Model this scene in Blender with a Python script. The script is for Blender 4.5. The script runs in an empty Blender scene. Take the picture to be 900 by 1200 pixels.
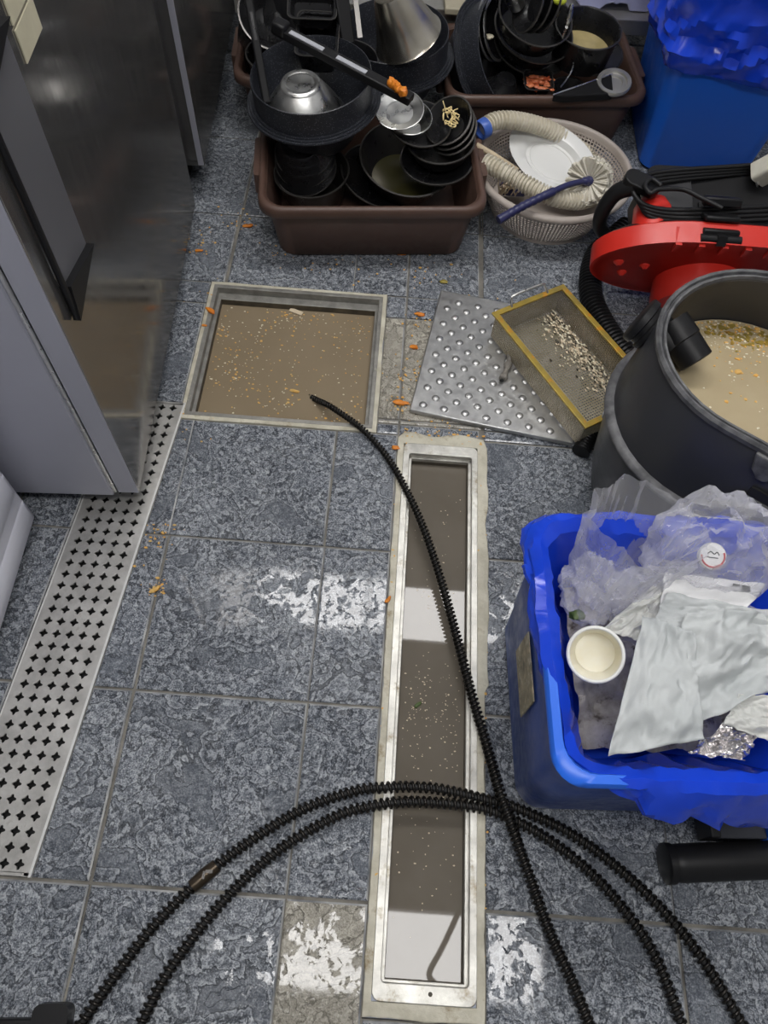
import bpy, math, random
from mathutils import Vector, Matrix, noise, Euler
random.seed(7)
R = math.radians
S = bpy.context.scene
COL = S.collection
# ------------------------------------------------------------------ camera
TL = 0.33                                   # floor tile module (m)
F_PX = 880.06
PITCH, YAW, ROLL = 1.06223, 0.016171, 0.089069
CAM = Vector((0.32156931 * TL, -1.12187826 * TL, 4.31324404 * TL))
_cp, _sp, _cy, _sy = math.cos(PITCH), math.sin(PITCH), math.cos(YAW), math.sin(YAW)
FW = Vector((_sy * _cp, _cy * _cp, -_sp))
_rt = Vector((_cy, -_sy, 0)); _up = _rt.cross(FW)
RT = math.cos(ROLL) * _rt + math.sin(ROLL) * _up
UP = -math.sin(ROLL) * _rt + math.cos(ROLL) * _up
cam = bpy.data.cameras.new('camera'); camo = bpy.data.objects.new('camera', cam); COL.objects.link(camo)
m3 = Matrix((RT, UP, -FW)).transposed()
camo.matrix_world = Matrix.Translation(CAM) @ m3.to_4x4()
cam.sensor_fit = 'VERTICAL'; cam.sensor_height = 24; cam.lens = F_PX / 1200 * 24; cam.clip_start = 0.02
S.camera = camo
# ------------------------------------------------------------------ world, exposure, lamps
w = bpy.data.worlds.new('world'); S.world = w; w.use_nodes = True
w.node_tree.nodes['Background'].inputs[0].default_value = (0.75, 0.8, 0.9, 1)
w.node_tree.nodes['Background'].inputs[1].default_value = 0.3
S.view_settings.view_transform = 'Standard'; S.view_settings.look = 'None'
S.view_settings.exposure = 0.38; S.view_settings.gamma = 1; S.view_settings.use_curve_mapping = False
PANEL_POWER = 13.0
ROOM = dict(x0=-1.55, x1=1.75, y0=-1.9, y1=2.75, z1=2.6)


# ------------------------------------------------------------------ helpers: points in the room
def ray(px, py): return (px - 450) / F_PX * RT - (py - 600) / F_PX * UP + FW
def P(px, py, z=0.0):                       # the point at height z
    d = ray(px, py); return CAM + d * ((z - CAM.z) / d.z)
def PXx(px, py, x):                         # the point on the plane X = x
    d = ray(px, py); return CAM + d * ((x - CAM.x) / d.x)
def PYy(px, py, y):
    d = ray(px, py); return CAM + d * ((y - CAM.y) / d.y)
def RAD(px, py, z, hw): return (P(px + hw, py, z) - P(px - hw, py, z)).length / 2


# ------------------------------------------------------------------ helpers: meshes
class MB:
    def __init__(self): self.v = []; self.f = []
    def add(self, vs, fs, X=None):
        n = len(self.v)
        self.v += [(X @ Vector(p)) if X else Vector(p) for p in vs]
        self.f += [[i + n for i in q] for q in fs]
        return self
    def box(self, c, s, X=None):
        cx, cy, cz = c; a, b, d = s[0] / 2, s[1] / 2, s[2] / 2
        vs = [(cx + i * a, cy + j * b, cz + k * d) for k in (-1, 1) for j in (-1, 1) for i in (-1, 1)]
        return self.add(vs, [(0, 2, 3, 1), (4, 5, 7, 6), (0, 1, 5, 4), (2, 6, 7, 3), (0, 4, 6, 2), (1, 3, 7, 5)], X)
    def loft(self, rings, cap0=True, cap1=True, closed=False, X=None):
        n = len(rings[0]); vs = [p for r in rings for p in r]; fs = []
        m = len(rings)
        for k in range(m if closed else m - 1):
            a, b = k * n, ((k + 1) % m) * n
            for i in range(n):
                j = (i + 1) % n; fs.append((a + i, a + j, b + j, b + i))
        if not closed:
            if cap0: fs.append(tuple(range(n))[::-1])
            if cap1: fs.append(tuple((m - 1) * n + i for i in range(n)))
        return self.add(vs, fs, X)
    def lathe(self, prof, n=40, X=None, cap0=True, cap1=True, closed=False):
        rings = [[(max(r, 1e-4) * math.cos(2 * math.pi * i / n), max(r, 1e-4) * math.sin(2 * math.pi * i / n), z) for i in range(n)] for r, z in prof]
        return self.loft(rings, cap0, cap1, closed, X)
    def tube(self, pts, r, n=8, cap=True, closed=False, X=None):
        pts = [Vector(p) for p in pts]; m = len(pts); rs = r if hasattr(r, '__len__') else [r] * m
        T = []
        for i in range(m):
            a = pts[(i - 1) % m] if (closed or i > 0) else pts[i]; b = pts[(i + 1) % m] if (closed or i < m - 1) else pts[i]
            T.append((b - a).normalized())
        u = T[0].orthogonal().normalized(); rings = []
        for i in range(m):
            u = (u - T[i] * u.dot(T[i]))
            u = u.normalized() if u.length > 1e-6 else T[i].orthogonal().normalized()
            w_ = T[i].cross(u)
            rings.append([pts[i] + (u * math.cos(2 * math.pi * k / n) + w_ * math.sin(2 * math.pi * k / n)) * rs[i] for k in range(n)])
        return self.loft(rings, cap, cap, closed, X)
    def grid(self, fn, nu, nv, X=None):
        vs = [fn(i / nu, j / nv) for j in range(nv + 1) for i in range(nu + 1)]
        fs = [(j * (nu + 1) + i, j * (nu + 1) + i + 1, (j + 1) * (nu + 1) + i + 1, (j + 1) * (nu + 1) + i) for j in range(nv) for i in range(nu)]
        return self.add(vs, fs, X)
    def perforated(self, fn, nu, nv, hole=0.6):      # sheet with one square hole in each cell
        a = (1 - hole) / 2
        for j in range(nv):
            for i in range(nu):
                o = [fn((i + s) / nu, (j + t) / nv) for s, t in ((0, 0), (1, 0), (1, 1), (0, 1))]
                q = [fn((i + s) / nu, (j + t) / nv) for s, t in ((a, a), (1 - a, a), (1 - a, 1 - a), (a, 1 - a))]
                self.add(o + q, [(0, 1, 5, 4), (1, 2, 6, 5), (2, 3, 7, 6), (3, 0, 4, 7)])
        return self
    def prism(self, poly, z0, z1, X=None):
        return self.loft([[(x, y, z0) for x, y in poly], [(x, y, z1) for x, y in poly]], X=X)
    def ball(self, c, r, n=8, m=5, sq=(1, 1, 1), X=None, jit=0.0):
        rings = []
        for k in range(1, m):
            a = math.pi * k / m
            rings.append([Vector(c) + Vector((math.sin(a) * math.cos(2 * math.pi * i / n) * sq[0], math.sin(a) * math.sin(2 * math.pi * i / n) * sq[1], -math.cos(a) * sq[2])) * r * (1 + random.uniform(-jit, jit)) for i in range(n)])
        return self.loft(rings, X=X)


MW = {}
def link(o): COL.objects.link(o); return o
def obj(name, mb, mat, parent=None, smooth=40, bevel=0, solid=0, local=False, seg=2):
    me = bpy.data.meshes.new(name)
    vs = mb.v
    if parent is not None and not local:
        inv = MW[parent].inverted(); vs = [inv @ p for p in vs]
    me.from_pydata([tuple(p) for p in vs], [], mb.f); me.update()
    if smooth is not None:
        me.polygons.foreach_set('use_smooth', [True] * len(me.polygons))
        me.set_sharp_from_angle(angle=R(smooth))
    if mat: me.materials.append(mat)
    o = link(bpy.data.objects.new(name, me))
    if parent is not None:
        o.parent = parent; MW[o] = MW[parent]
    else: MW[o] = Matrix.Identity(4)
    if solid:
        md = o.modifiers.new('solid', 'SOLIDIFY'); md.thickness = solid; md.offset = 0
    if bevel:
        md = o.modifiers.new('bevel', 'BEVEL'); md.width = bevel; md.segments = seg; md.limit_method = 'ANGLE'; md.angle_limit = R(35)
    return o
def thing(name, label, cat, X=None, group=None):
    o = link(bpy.data.objects.new(name, None)); o.empty_display_size = 0.05
    X = X if isinstance(X, Matrix) else Matrix.Translation(X if X is not None else (0, 0, 0))
    o.matrix_world = X; MW[o] = X
    o['label'] = label; o['category'] = cat
    if group: o['group'] = group
    return o
def tag(o, label, cat=None, group=None, kind=None):
    if label: o['label'] = label
    if cat: o['category'] = cat
    if group: o['group'] = group
    if kind: o['kind'] = kind
    return o
def recentre(o):                            # put a mesh thing's origin at the foot of its own shape
    vs = [v.co.copy() for v in o.data.vertices]
    c = Vector((sum(v.x for v in vs) / len(vs), sum(v.y for v in vs) / len(vs), min(v.z for v in vs)))
    o.data.transform(Matrix.Translation(-c)); o.location = c; MW[o] = Matrix.Translation(c)
    return o
def rot(ax, ay, az=0): return Euler((R(ax), R(ay), R(az)), 'XYZ').to_matrix().to_4x4()
def pose(px, py, z, h=0, ax=0, ay=0, az=0):  # rim centre seen at px,py and height z; local origin h below it along the axis
    return Matrix.Translation(P(px, py, z)) @ rot(ax, ay, az) @ Matrix.Translation((0, 0, -h))
def spline(pts, n=10, closed=False):
    pts = [Vector(p) for p in pts]; out = []; m = len(pts)
    for i in range(m if closed else m - 1):
        g = (lambda k: pts[k % m]) if closed else (lambda k: pts[min(max(k, 0), m - 1)])
        p0, p1, p2, p3 = g(i - 1), g(i), g(i + 1), g(i + 2)
        for k in range(n):
            t = k / n
            out.append(0.5 * ((2 * p1) + (p2 - p0) * t + (2 * p0 - 5 * p1 + 4 * p2 - p3) * t * t + (3 * p1 - p0 - 3 * p2 + p3) * t ** 3))
    if not closed: out.append(pts[-1])
    return out
def resample(pts, step):
    out = [pts[0].copy()]; acc = 0
    for a, b in zip(pts, pts[1:]):
        d = (b - a).length
        while acc + d >= step:
            t = (step - acc) / d; a = a.lerp(b, t); out.append(a.copy()); d = (b - a).length; acc = 0
        acc += d
    return out
def rrect(w_, d, r, z, k=5, cx=0, cy=0):
    pts = []
    for sx, sy, a0 in ((1, 1, 0), (-1, 1, 90), (-1, -1, 180), (1, -1, 270)):
        for i in range(k + 1):
            a = R(a0 + 90 * i / k)
            pts.append((cx + sx * (w_ / 2 - r) + r * math.cos(a), cy + sy * (d / 2 - r) + r * math.sin(a), z))
    return pts
def dense(pts, n):                          # the closed outline resampled to n even points
    pts = [Vector(p) for p in pts]; m = len(pts); ls = [(pts[(i + 1) % m] - pts[i]).length for i in range(m)]; tot = sum(ls); out = []; i = 0; acc = 0
    for k in range(n):
        s_ = tot * k / n
        while acc + ls[i] < s_: acc += ls[i]; i += 1
        out.append(pts[i].lerp(pts[(i + 1) % m], (s_ - acc) / max(ls[i], 1e-9)))
    return out
def nz(p, s=1.0): return noise.noise(Vector(p) * s)
def fr(p, s=1.0, o=4): return noise.fractal(Vector(p) * s, 1.0, 2.0, o)


# ------------------------------------------------------------------ materials
def mat(name, col, rough=0.5, metal=0.0, var=None, bump=None, alpha=None, spec=None, emit=None, rvar=None, trans=None, coat=None, stain=None, fleck=None, aniso=None):
    m = bpy.data.materials.new(name); m.use_nodes = True
    nt = m.node_tree; N = nt.nodes; L = nt.links; b = N['Principled BSDF']
    b.inputs['Base Color'].default_value = (*col, 1); b.inputs['Roughness'].default_value = rough; b.inputs['Metallic'].default_value = metal
    if spec is not None: b.inputs['Specular IOR Level'].default_value = spec
    if alpha is not None: b.inputs['Alpha'].default_value = alpha
    if trans is not None: b.inputs['Transmission Weight'].default_value = trans
    if coat is not None: b.inputs['Coat Weight'].default_value = coat; b.inputs['Coat Roughness'].default_value = 0.08
    if emit is not None:
        b.inputs['Emission Color'].default_value = (*emit[0], 1); b.inputs['Emission Strength'].default_value = emit[1]
    tc = N.new('ShaderNodeTexCoord')
    def nse(scale, detail=5, rough_=0.6, stretch=None, dist=0):
        t = N.new('ShaderNodeTexNoise'); t.inputs['Scale'].default_value = scale; t.inputs['Detail'].default_value = detail
        t.inputs['Roughness'].default_value = rough_; t.inputs['Distortion'].default_value = dist
        if stretch:
            mp = N.new('ShaderNodeMapping'); mp.inputs['Scale'].default_value = stretch; L.new(tc.outputs['Object'], mp.inputs[0]); L.new(mp.outputs[0], t.inputs[0])
        else: L.new(tc.outputs['Object'], t.inputs[0])
        return t.outputs[0]
    def ramp(src, a, bb, ca=(0, 0, 0), cb=(1, 1, 1)):
        r = N.new('ShaderNodeValToRGB'); e = r.color_ramp.elements
        e[0].position = a; e[1].position = bb; e[0].color = (*ca, 1); e[1].color = (*cb, 1); L.new(src, r.inputs[0]); return r.outputs[0]
    cur = None
    if var:
        sc, col2, st = (var + (None,))[:3]
        cur = ramp(nse(sc, stretch=st), 0.32, 0.68, col, col2); L.new(cur, b.inputs['Base Color'])
    def over(mask, c2):
        nonlocal cur
        mx = N.new('ShaderNodeMixRGB'); L.new(mask, mx.inputs[0])
        if cur: L.new(cur, mx.inputs[1])
        else: mx.inputs[1].default_value = (*col, 1)
        mx.inputs[2].default_value = (*c2, 1); cur = mx.outputs[0]; L.new(cur, b.inputs['Base Color'])
    if stain: over(ramp(nse(stain[0], 6, 0.7), stain[1], stain[1] + 0.12), stain[2])
    if fleck:
        v = N.new('ShaderNodeTexVoronoi'); v.inputs['Scale'].default_value = fleck[0]; L.new(tc.outputs['Object'], v.inputs[0])
        over(ramp(v.outputs['Distance'], fleck[1], fleck[1] + 0.05, (1, 1, 1), (0, 0, 0)), fleck[2])
    if rvar:
        r = ramp(nse(rvar[0], 5, 0.65, rvar[3] if len(rvar) > 3 else None), 0.35, 0.65, (rvar[1],) * 3, (rvar[2],) * 3); L.new(r, b.inputs['Roughness'])
    if bump:
        bp = N.new('ShaderNodeBump'); bp.inputs['Strength'].default_value = bump[1]; bp.inputs['Distance'].default_value = bump[2] if len(bump) > 2 else 0.003
        L.new(nse(bump[0], 5, 0.6, bump[3] if len(bump) > 3 else None), bp.inputs['Height']); L.new(bp.outputs[0], b.inputs['Normal'])
    return m


def slate(name, dark, light, tint):
    m = bpy.data.materials.new(name); m.use_nodes = True
    nt = m.node_tree; N = nt.nodes; L = nt.links; b = N['Principled BSDF']
    g = N.new('ShaderNodeNewGeometry'); oi = N.new('ShaderNodeObjectInfo')
    sc = N.new('ShaderNodeVectorMath'); sc.operation = 'SCALE'; sc.inputs['Scale'].default_value = 37.0
    cmb = N.new('ShaderNodeCombineXYZ'); L.new(oi.outputs['Random'], cmb.inputs[0]); L.new(oi.outputs['Random'], cmb.inputs[1]); L.new(cmb.outputs[0], sc.inputs[0])
    ad = N.new('ShaderNodeVectorMath'); L.new(g.outputs['Position'], ad.inputs[0]); L.new(sc.outputs[0], ad.inputs[1])
    def nse(scale, det=5, ro=0.6, dist=0.0, src=None):
        t = N.new('ShaderNodeTexNoise'); t.inputs['Scale'].default_value = scale; t.inputs['Detail'].default_value = det
        t.inputs['Roughness'].default_value = ro; t.inputs['Distortion'].default_value = dist; L.new(src or ad.outputs[0], t.inputs[0]); return t.outputs[0]
    def ramp(src, pts):
        r = N.new('ShaderNodeValToRGB'); e = r.color_ramp.elements
        while len(e) < len(pts): e.new(0.5)
        for k, (p, c) in enumerate(pts): e[k].position = p; e[k].color = (*((c,) * 3 if not hasattr(c, '__len__') else c), 1)
        L.new(src, r.inputs[0]); return r.outputs[0]
    def mth(op, a, c):
        q = N.new('ShaderNodeMath'); q.operation = op
        for k, x in enumerate((a, c)):
            if hasattr(x, 'links'): L.new(x, q.inputs[k])
            else: q.inputs[k].default_value = x
        return q.outputs[0]
    big = nse(9.0, 6.0, 0.55, 0.25)
    layers = ramp(big, [(0.36, 0.0), (0.372, 0.25), (0.430, 0.30), (0.438, 0.5), (0.498, 0.55), (0.506, 0.75), (0.575, 0.80), (0.585, 1.0)])
    lines = ramp(big, [(0.416, 0.0), (0.427, 1.0), (0.438, 0.0), (0.484, 0.0), (0.495, 1.0), (0.506, 0.0), (0.560, 0.0), (0.571, 1.0), (0.582, 0.0)])
    lit_edges = ramp(big, [(0.434, 0.0), (0.443, 1.0), (0.460, 0.0), (0.502, 0.0), (0.511, 1.0), (0.528, 0.0), (0.578, 0.0), (0.587, 1.0), (0.604, 0.0)])  # lit side of each layer break, painted as a light line
    fine = nse(330, 2, 0.8); mid = nse(100, 4, 0.75, 0.3); cloud = nse(4, 3, 0.5)
    rough_plate = ramp(nse(9.0, 2, 0.5), [(0.36, 0.45), (0.50, 1.0)])
    h = mth('ADD', mth('MULTIPLY', layers, 1.8), mth('MULTIPLY', mth('ADD', mth('MULTIPLY', mid, 0.40), mth('MULTIPLY', fine, 0.22)), rough_plate))
    # colour: dark and light grains, whitish wear on high grains, lit side of layer breaks painted in, dark seams where a layer breaks off
    gr0 = ramp(mth('ADD', mth('MULTIPLY', fine, 0.55), mth('MULTIPLY', mid, 0.45)), [(0.40, dark), (0.475, tint), (0.53, [x * 0.7 + y * 0.3 for x, y in zip(tint, light)]), (0.59, light)])
    gr = N.new('ShaderNodeMixRGB'); L.new(rough_plate, gr.inputs[0]); gr.inputs[1].default_value = (*[x * 0.92 for x in tint], 1); L.new(gr0, gr.inputs[2])
    c1 = N.new('ShaderNodeMixRGB'); c1.blend_type = 'MULTIPLY'; c1.inputs[0].default_value = 0.6; L.new(gr.outputs[0], c1.inputs[1]); L.new(ramp(cloud, [(0.3, 0.75), (0.7, 1.2)]), c1.inputs[2])
    c1b = N.new('ShaderNodeMixRGB'); L.new(mth('MULTIPLY', lit_edges, mth('MULTIPLY', ramp(mid, [(0.40, 0.0), (0.52, 1.0)]), 0.85)), c1b.inputs[0]); L.new(c1.outputs[0], c1b.inputs[1]); c1b.inputs[2].default_value = (*light, 1)
    c2 = N.new('ShaderNodeMixRGB'); L.new(mth('MULTIPLY', lines, 0.85), c2.inputs[0]); L.new(c1b.outputs[0], c2.inputs[1]); c2.inputs[2].default_value = (*[x * 0.6 for x in dark], 1)
    # water film
    wet0 = nse(4.2, 3, 0.55, 0.4, g.outputs['Position'])
    pits = ramp(mth('ADD', mth('MULTIPLY', nse(75, 3, 0.6, 0.5, g.outputs['Position']), 0.7), mth('MULTIPLY', nse(26, 3, 0.6, 0.5, g.outputs['Position']), 0.3)), [(0.44, 0.0), (0.465, 1.0)])
    wet = mth('MULTIPLY', pits, ramp(mth('ADD', mth('MULTIPLY', wet0, 0.66), mth('MULTIPLY', nse(30, 4, 0.6, 0.5, g.outputs['Position']), 0.34)), [(0.445, 0.0), (0.475, 1.0)]))
    c3 = N.new('ShaderNodeMixRGB'); c3.blend_type = 'MULTIPLY'; L.new(mth('MULTIPLY', wet, 0.4), c3.inputs[0]); L.new(c2.outputs[0], c3.inputs[1]); c3.inputs[2].default_value = (0.55, 0.55, 0.57, 1)
    L.new(c3.outputs[0], b.inputs['Base Color'])
    ro = N.new('ShaderNodeMapRange'); L.new(wet, ro.inputs[0]); ro.inputs[3].default_value = 0.42; ro.inputs[4].default_value = 0.035; L.new(ro.outputs[0], b.inputs['Roughness'])
    b.inputs['Specular IOR Level'].default_value = 0.38
    bs = N.new('ShaderNodeMapRange'); L.new(wet, bs.inputs[0]); bs.inputs[3].default_value = 0.9; bs.inputs[4].default_value = 0.008
    bp = N.new('ShaderNodeBump'); bp.inputs['Distance'].default_value = 0.006; L.new(bs.outputs[0], bp.inputs['Strength']); L.new(h, bp.inputs['Height']); L.new(bp.outputs[0], b.inputs['Normal'])
    return m


M_SLATE = slate('slate_tile', (0.050, 0.057, 0.069), (0.46, 0.485, 0.515), (0.142, 0.157, 0.182))
M_STONE = slate('beige_tile', (0.20, 0.185, 0.15), (0.52, 0.49, 0.42), (0.33, 0.31, 0.26))
M_EDGE = mat('worn_tile_edge', (0.10, 0.11, 0.125), 0.5, var=(16, (0.46, 0.46, 0.45)))
M_GROUT = mat('grout', (0.10, 0.094, 0.082), 0.75, var=(14, (0.27, 0.255, 0.22)), bump=(90, 0.6))
M_MORTAR = mat('mortar', (0.42, 0.39, 0.30), 0.55, var=(22, (0.66, 0.63, 0.52)), bump=(60, 0.5, 0.004), stain=(11, 0.55, (0.24, 0.18, 0.09)))
M_STEEL = mat('steel', (0.55, 0.55, 0.54), 0.3, 1.0, var=(18, (0.70, 0.70, 0.68)), rvar=(25, 0.22, 0.42))
M_FRAME = mat('worn_steel_frame', (0.42, 0.41, 0.38), 0.45, 0.7, var=(26, (0.66, 0.65, 0.60)), stain=(15, 0.54, (0.24, 0.20, 0.13)), bump=(80, 0.3))
M_FRAMED = mat('dull_steel_frame', (0.22, 0.215, 0.20), 0.5, 0.6, var=(30, (0.36, 0.35, 0.32)), stain=(40, 0.62, (0.5, 0.48, 0.4)), bump=(90, 0.3))
M_PLATE = mat('stamped_plate', (0.42, 0.42, 0.42), 0.38, 0.9, var=(40, (0.56, 0.56, 0.55)), rvar=(70, 0.3, 0.5), bump=(200, 0.12, 0.001))
M_GRATE = mat('grate_steel', (0.40, 0.39, 0.37), 0.45, 0.7, var=(16, (0.62, 0.61, 0.58)), bump=(120, 0.3, 0.002), stain=(8, 0.62, (0.25, 0.22, 0.18)))
M_GRIME = mat('drain_grime', (0.05, 0.045, 0.035), 0.6, var=(30, (0.12, 0.10, 0.07)))
M_PIT = mat('dark_channel', (0.012, 0.012, 0.012), 0.7)
M_WATER1 = mat('murky_water', (0.230, 0.180, 0.116), 0.16, var=(5, (0.262, 0.208, 0.138)), spec=0.3)
M_WATER2 = mat('grey_murky_water', (0.135, 0.117, 0.093), 0.02, var=(5, (0.165, 0.145, 0.118)), spec=0.36)
M_WATER3 = mat('tan_murky_water', (0.40, 0.32, 0.195), 0.06, var=(6, (0.46, 0.38, 0.24)))
M_FOOD = mat('orange_food', (0.75, 0.27, 0.02), 0.5, var=(90, (0.62, 0.16, 0.01)))
M_CRUMB = mat('tan_crumbs', (0.62, 0.44, 0.16), 0.6, var=(60, (0.75, 0.36, 0.05)))
M_PALE = mat('pale_crumbs', (0.72, 0.66, 0.50), 0.6)
M_DARKBIT = mat('dark_bits', (0.05, 0.04, 0.025), 0.6)
M_WOODCHIP = mat('pale_scrap', (0.70, 0.60, 0.44), 0.6, var=(40, (0.6, 0.48, 0.33)))
M_FRIDGE = mat('brushed_dark_steel', (0.40, 0.39, 0.38), 0.16, 0.85, rvar=(30, 0.10, 0.2, (1, 1, 0.15)), stain=(60, 0.72, (0.4, 0.38, 0.35)))
M_FRIDGE.node_tree.nodes['Principled BSDF'].inputs['Specular Tint'].default_value = (0.55, 0.54, 0.53, 1)
M_FRIDGE2 = mat('pale_steel_panel', (0.44, 0.445, 0.51), 0.4, 0.35, rvar=(8, 0.34, 0.48))
M_BLACKP = mat('black_plastic', (0.009, 0.009, 0.010), 0.42, spec=0.3)
M_PANRIM = mat('worn_glint_metal', (0.10, 0.095, 0.09), 0.3, 0.7)  # grey metal painting rim highlights on pans and trays, also a joint slot
M_LABEL = mat('paper_label', (0.62, 0.58, 0.42), 0.6, var=(20, (0.54, 0.50, 0.36)))
M_WHITEP = mat('white_plastic', (0.72, 0.72, 0.79), 0.35)
M_BROWN = mat('brown_plastic', (0.085, 0.048, 0.036), 0.42, var=(6, (0.098, 0.056, 0.042)), rvar=(40, 0.36, 0.5))
M_PAN = mat('black_nonstick', (0.009, 0.009, 0.010), 0.32, rvar=(30, 0.22, 0.38), spec=0.4)
M_PANG = mat('charcoal_pan', (0.030, 0.028, 0.026), 0.35, 0.3, rvar=(30, 0.25, 0.5), stain=(14, 0.62, (0.06, 0.05, 0.035)))
M_GRANITE = mat('speckled_granite_coating', (0.018, 0.020, 0.026), 0.40, fleck=(260, 0.15, (0.24, 0.25, 0.28)))
M_BROTH = mat('cloudy_broth', (0.34, 0.28, 0.13), 0.12, var=(25, (0.45, 0.36, 0.17)))
M_OLIVE = mat('olive_liquid', (0.06, 0.055, 0.02), 0.2)
M_NOODLE = mat('noodles', (0.78, 0.62, 0.30), 0.4)
M_REDFOOD = mat('red_food', (0.40, 0.06, 0.02), 0.4, var=(50, (0.60, 0.20, 0.08)))
M_GREYSTRIP = mat('grey_strip', (0.40, 0.41, 0.44), 0.4)
M_BASKET = mat('taupe_plastic', (0.36, 0.31, 0.275), 0.5, var=(8, (0.42, 0.37, 0.33)))
M_HOSEW = mat('cream_hose', (0.66, 0.62, 0.52), 0.45, var=(30, (0.50, 0.45, 0.34)))
M_NAVY = mat('navy_plastic', (0.026, 0.028, 0.095), 0.4)
M_BLUEC = mat('blue_collar', (0.05, 0.12, 0.45), 0.35)
M_CHINA = mat('white_dish', (0.74, 0.74, 0.72), 0.25)
M_BRISTLE = mat('cream_bristles', (0.72, 0.69, 0.60), 0.7, var=(60, (0.58, 0.54, 0.45)))
M_WOOD = mat('pale_wood', (0.58, 0.48, 0.33), 0.6, var=(20, (0.44, 0.34, 0.22)))
M_CRUST = mat('yellow_crusted_steel', (0.48, 0.33, 0.05), 0.4, 0.4, var=(24, (0.30, 0.23, 0.06)), stain=(30, 0.55, (0.62, 0.26, 0.02)), bump=(90, 0.5, 0.002))
M_MESH = mat('strainer_mesh', (0.44, 0.40, 0.32), 0.4, 0.6, var=(20, (0.34, 0.30, 0.2)))
M_TANK = mat('charcoal_tank', (0.036, 0.037, 0.042), 0.36, rvar=(12, 0.3, 0.48), stain=(45, 0.70, (0.12, 0.12, 0.12)))
M_TANKRIM = mat('scuffed_grey_rim', (0.055, 0.056, 0.06), 0.5, var=(40, (0.16, 0.16, 0.165)))
M_RUBBER = mat('black_rubber', (0.010, 0.010, 0.011), 0.45, spec=0.3)
M_RED = mat('red_plastic', (0.62, 0.028, 0.018), 0.32, rvar=(20, 0.28, 0.4))
M_BLUEBOX = mat('blue_box_plastic', (0.045, 0.085, 0.29), 0.36, var=(5, (0.055, 0.10, 0.34)), rvar=(50, 0.28, 0.5))
M_BLUERIM = mat('bright_blue_plastic', (0.02, 0.15, 0.80), 0.35)
M_BLUEBIN = mat('deep_blue_plastic', (0.009, 0.125, 0.66), 0.36, rvar=(30, 0.3, 0.45))
def film(name, col, tr, rough, scale, strength, tint=(0.96, 0.96, 0.98)):
    m = bpy.data.materials.new(name); m.use_nodes = True; N = m.node_tree.nodes; L = m.node_tree.links
    b = N['Principled BSDF']; b.inputs['Base Color'].default_value = (*col, 1); b.inputs['Roughness'].default_value = rough
    tc = N.new('ShaderNodeTexCoord'); v = N.new('ShaderNodeTexVoronoi'); v.feature = 'F1'; v.inputs['Scale'].default_value = scale
    n = N.new('ShaderNodeTexNoise'); n.inputs['Scale'].default_value = scale * 0.6; n.inputs['Detail'].default_value = 4; n.inputs['Distortion'].default_value = 1.2
    L.new(tc.outputs['Object'], v.inputs[0]); L.new(tc.outputs['Object'], n.inputs[0])
    a = N.new('ShaderNodeMath'); a.operation = 'ADD'; L.new(v.outputs['Distance'], a.inputs[0]); L.new(n.outputs[0], a.inputs[1])
    bp = N.new('ShaderNodeBump'); bp.inputs['Strength'].default_value = strength; bp.inputs['Distance'].default_value = 0.01
    L.new(a.outputs[0], bp.inputs['Height']); L.new(bp.outputs[0], b.inputs['Normal'])
    if tr > 0:
        t = N.new('ShaderNodeBsdfTransparent'); t.inputs[0].default_value = (*tint, 1)
        fres = N.new('ShaderNodeLayerWeight'); fres.inputs[0].default_value = 0.35; L.new(bp.outputs[0], fres.inputs['Normal'])
        mr = N.new('ShaderNodeMapRange'); L.new(fres.outputs['Facing'], mr.inputs[0]); mr.inputs[3].default_value = 1 - tr; mr.inputs[4].default_value = min(1, 1 - tr + 0.55)
        mx = N.new('ShaderNodeMixShader'); L.new(mr.outputs[0], mx.inputs[0]); L.new(t.outputs[0], mx.inputs[1]); L.new(b.outputs[0], mx.inputs[2])
        L.new(mx.outputs[0], N['Material Output'].inputs['Surface'])
    return m
M_LINER = film('blue_film', (0.015, 0.075, 0.78), 0.22, 0.17, 12, 0.4, (0.12, 0.30, 0.95))
M_CLEAR = film('clear_film', (0.86, 0.86, 0.89), 0.86, 0.12, 16, 0.9)
M_TISSUE = mat('tissue_paper', (0.54, 0.56, 0.56), 0.6, var=(9, (0.45, 0.475, 0.48)), bump=(35, 0.35, 0.004))
M_TISSUE2 = mat('greaseproof_paper', (0.52, 0.53, 0.51), 0.5, var=(22, (0.64, 0.64, 0.61)), bump=(55, 0.5, 0.004))
M_PAPER = mat('white_paper', (0.78, 0.78, 0.78), 0.55)
M_CUP = mat('cream_cup', (0.88, 0.86, 0.76), 0.35, var=(18, (0.84, 0.78, 0.60)))
M_CUPW = mat('white_cup_lip', (0.80, 0.80, 0.77), 0.35)
M_FOIL = mat('crumpled_foil', (0.72, 0.70, 0.70), 0.22, 0.9, bump=(40, 0.8, 0.006))
M_INK = mat('black_ink', (0.02, 0.02, 0.02), 0.5)
M_REDINK = mat('red_ink', (0.55, 0.05, 0.06), 0.5)
M_GREEN = mat('dark_green_leaf', (0.06, 0.10, 0.02), 0.5)
M_LIME = mat('lime_rind', (0.55, 0.62, 0.06), 0.4)
M_SNAKE = mat('black_spring_steel', (0.030, 0.027, 0.024), 0.26, 0.7, rvar=(30, 0.18, 0.38))
M_SNAKE2 = mat('oily_bronze_spring', (0.06, 0.045, 0.03), 0.32, 0.7)
M_WALL = mat('painted_wall', (0.42, 0.43, 0.44), 0.6)
M_CEIL = mat('ceiling_board', (0.62, 0.62, 0.62), 0.8)
M_LAMP = mat('lamp_diffuser', (0.9, 0.9, 0.9), 0.5, emit=((1.0, 0.985, 0.97), PANEL_POWER))
M_LAMPF = mat('lamp_frame', (0.7, 0.7, 0.7), 0.4)
M_CRATE = mat('lavender_plastic', (0.46, 0.48, 0.72), 0.35)
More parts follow.
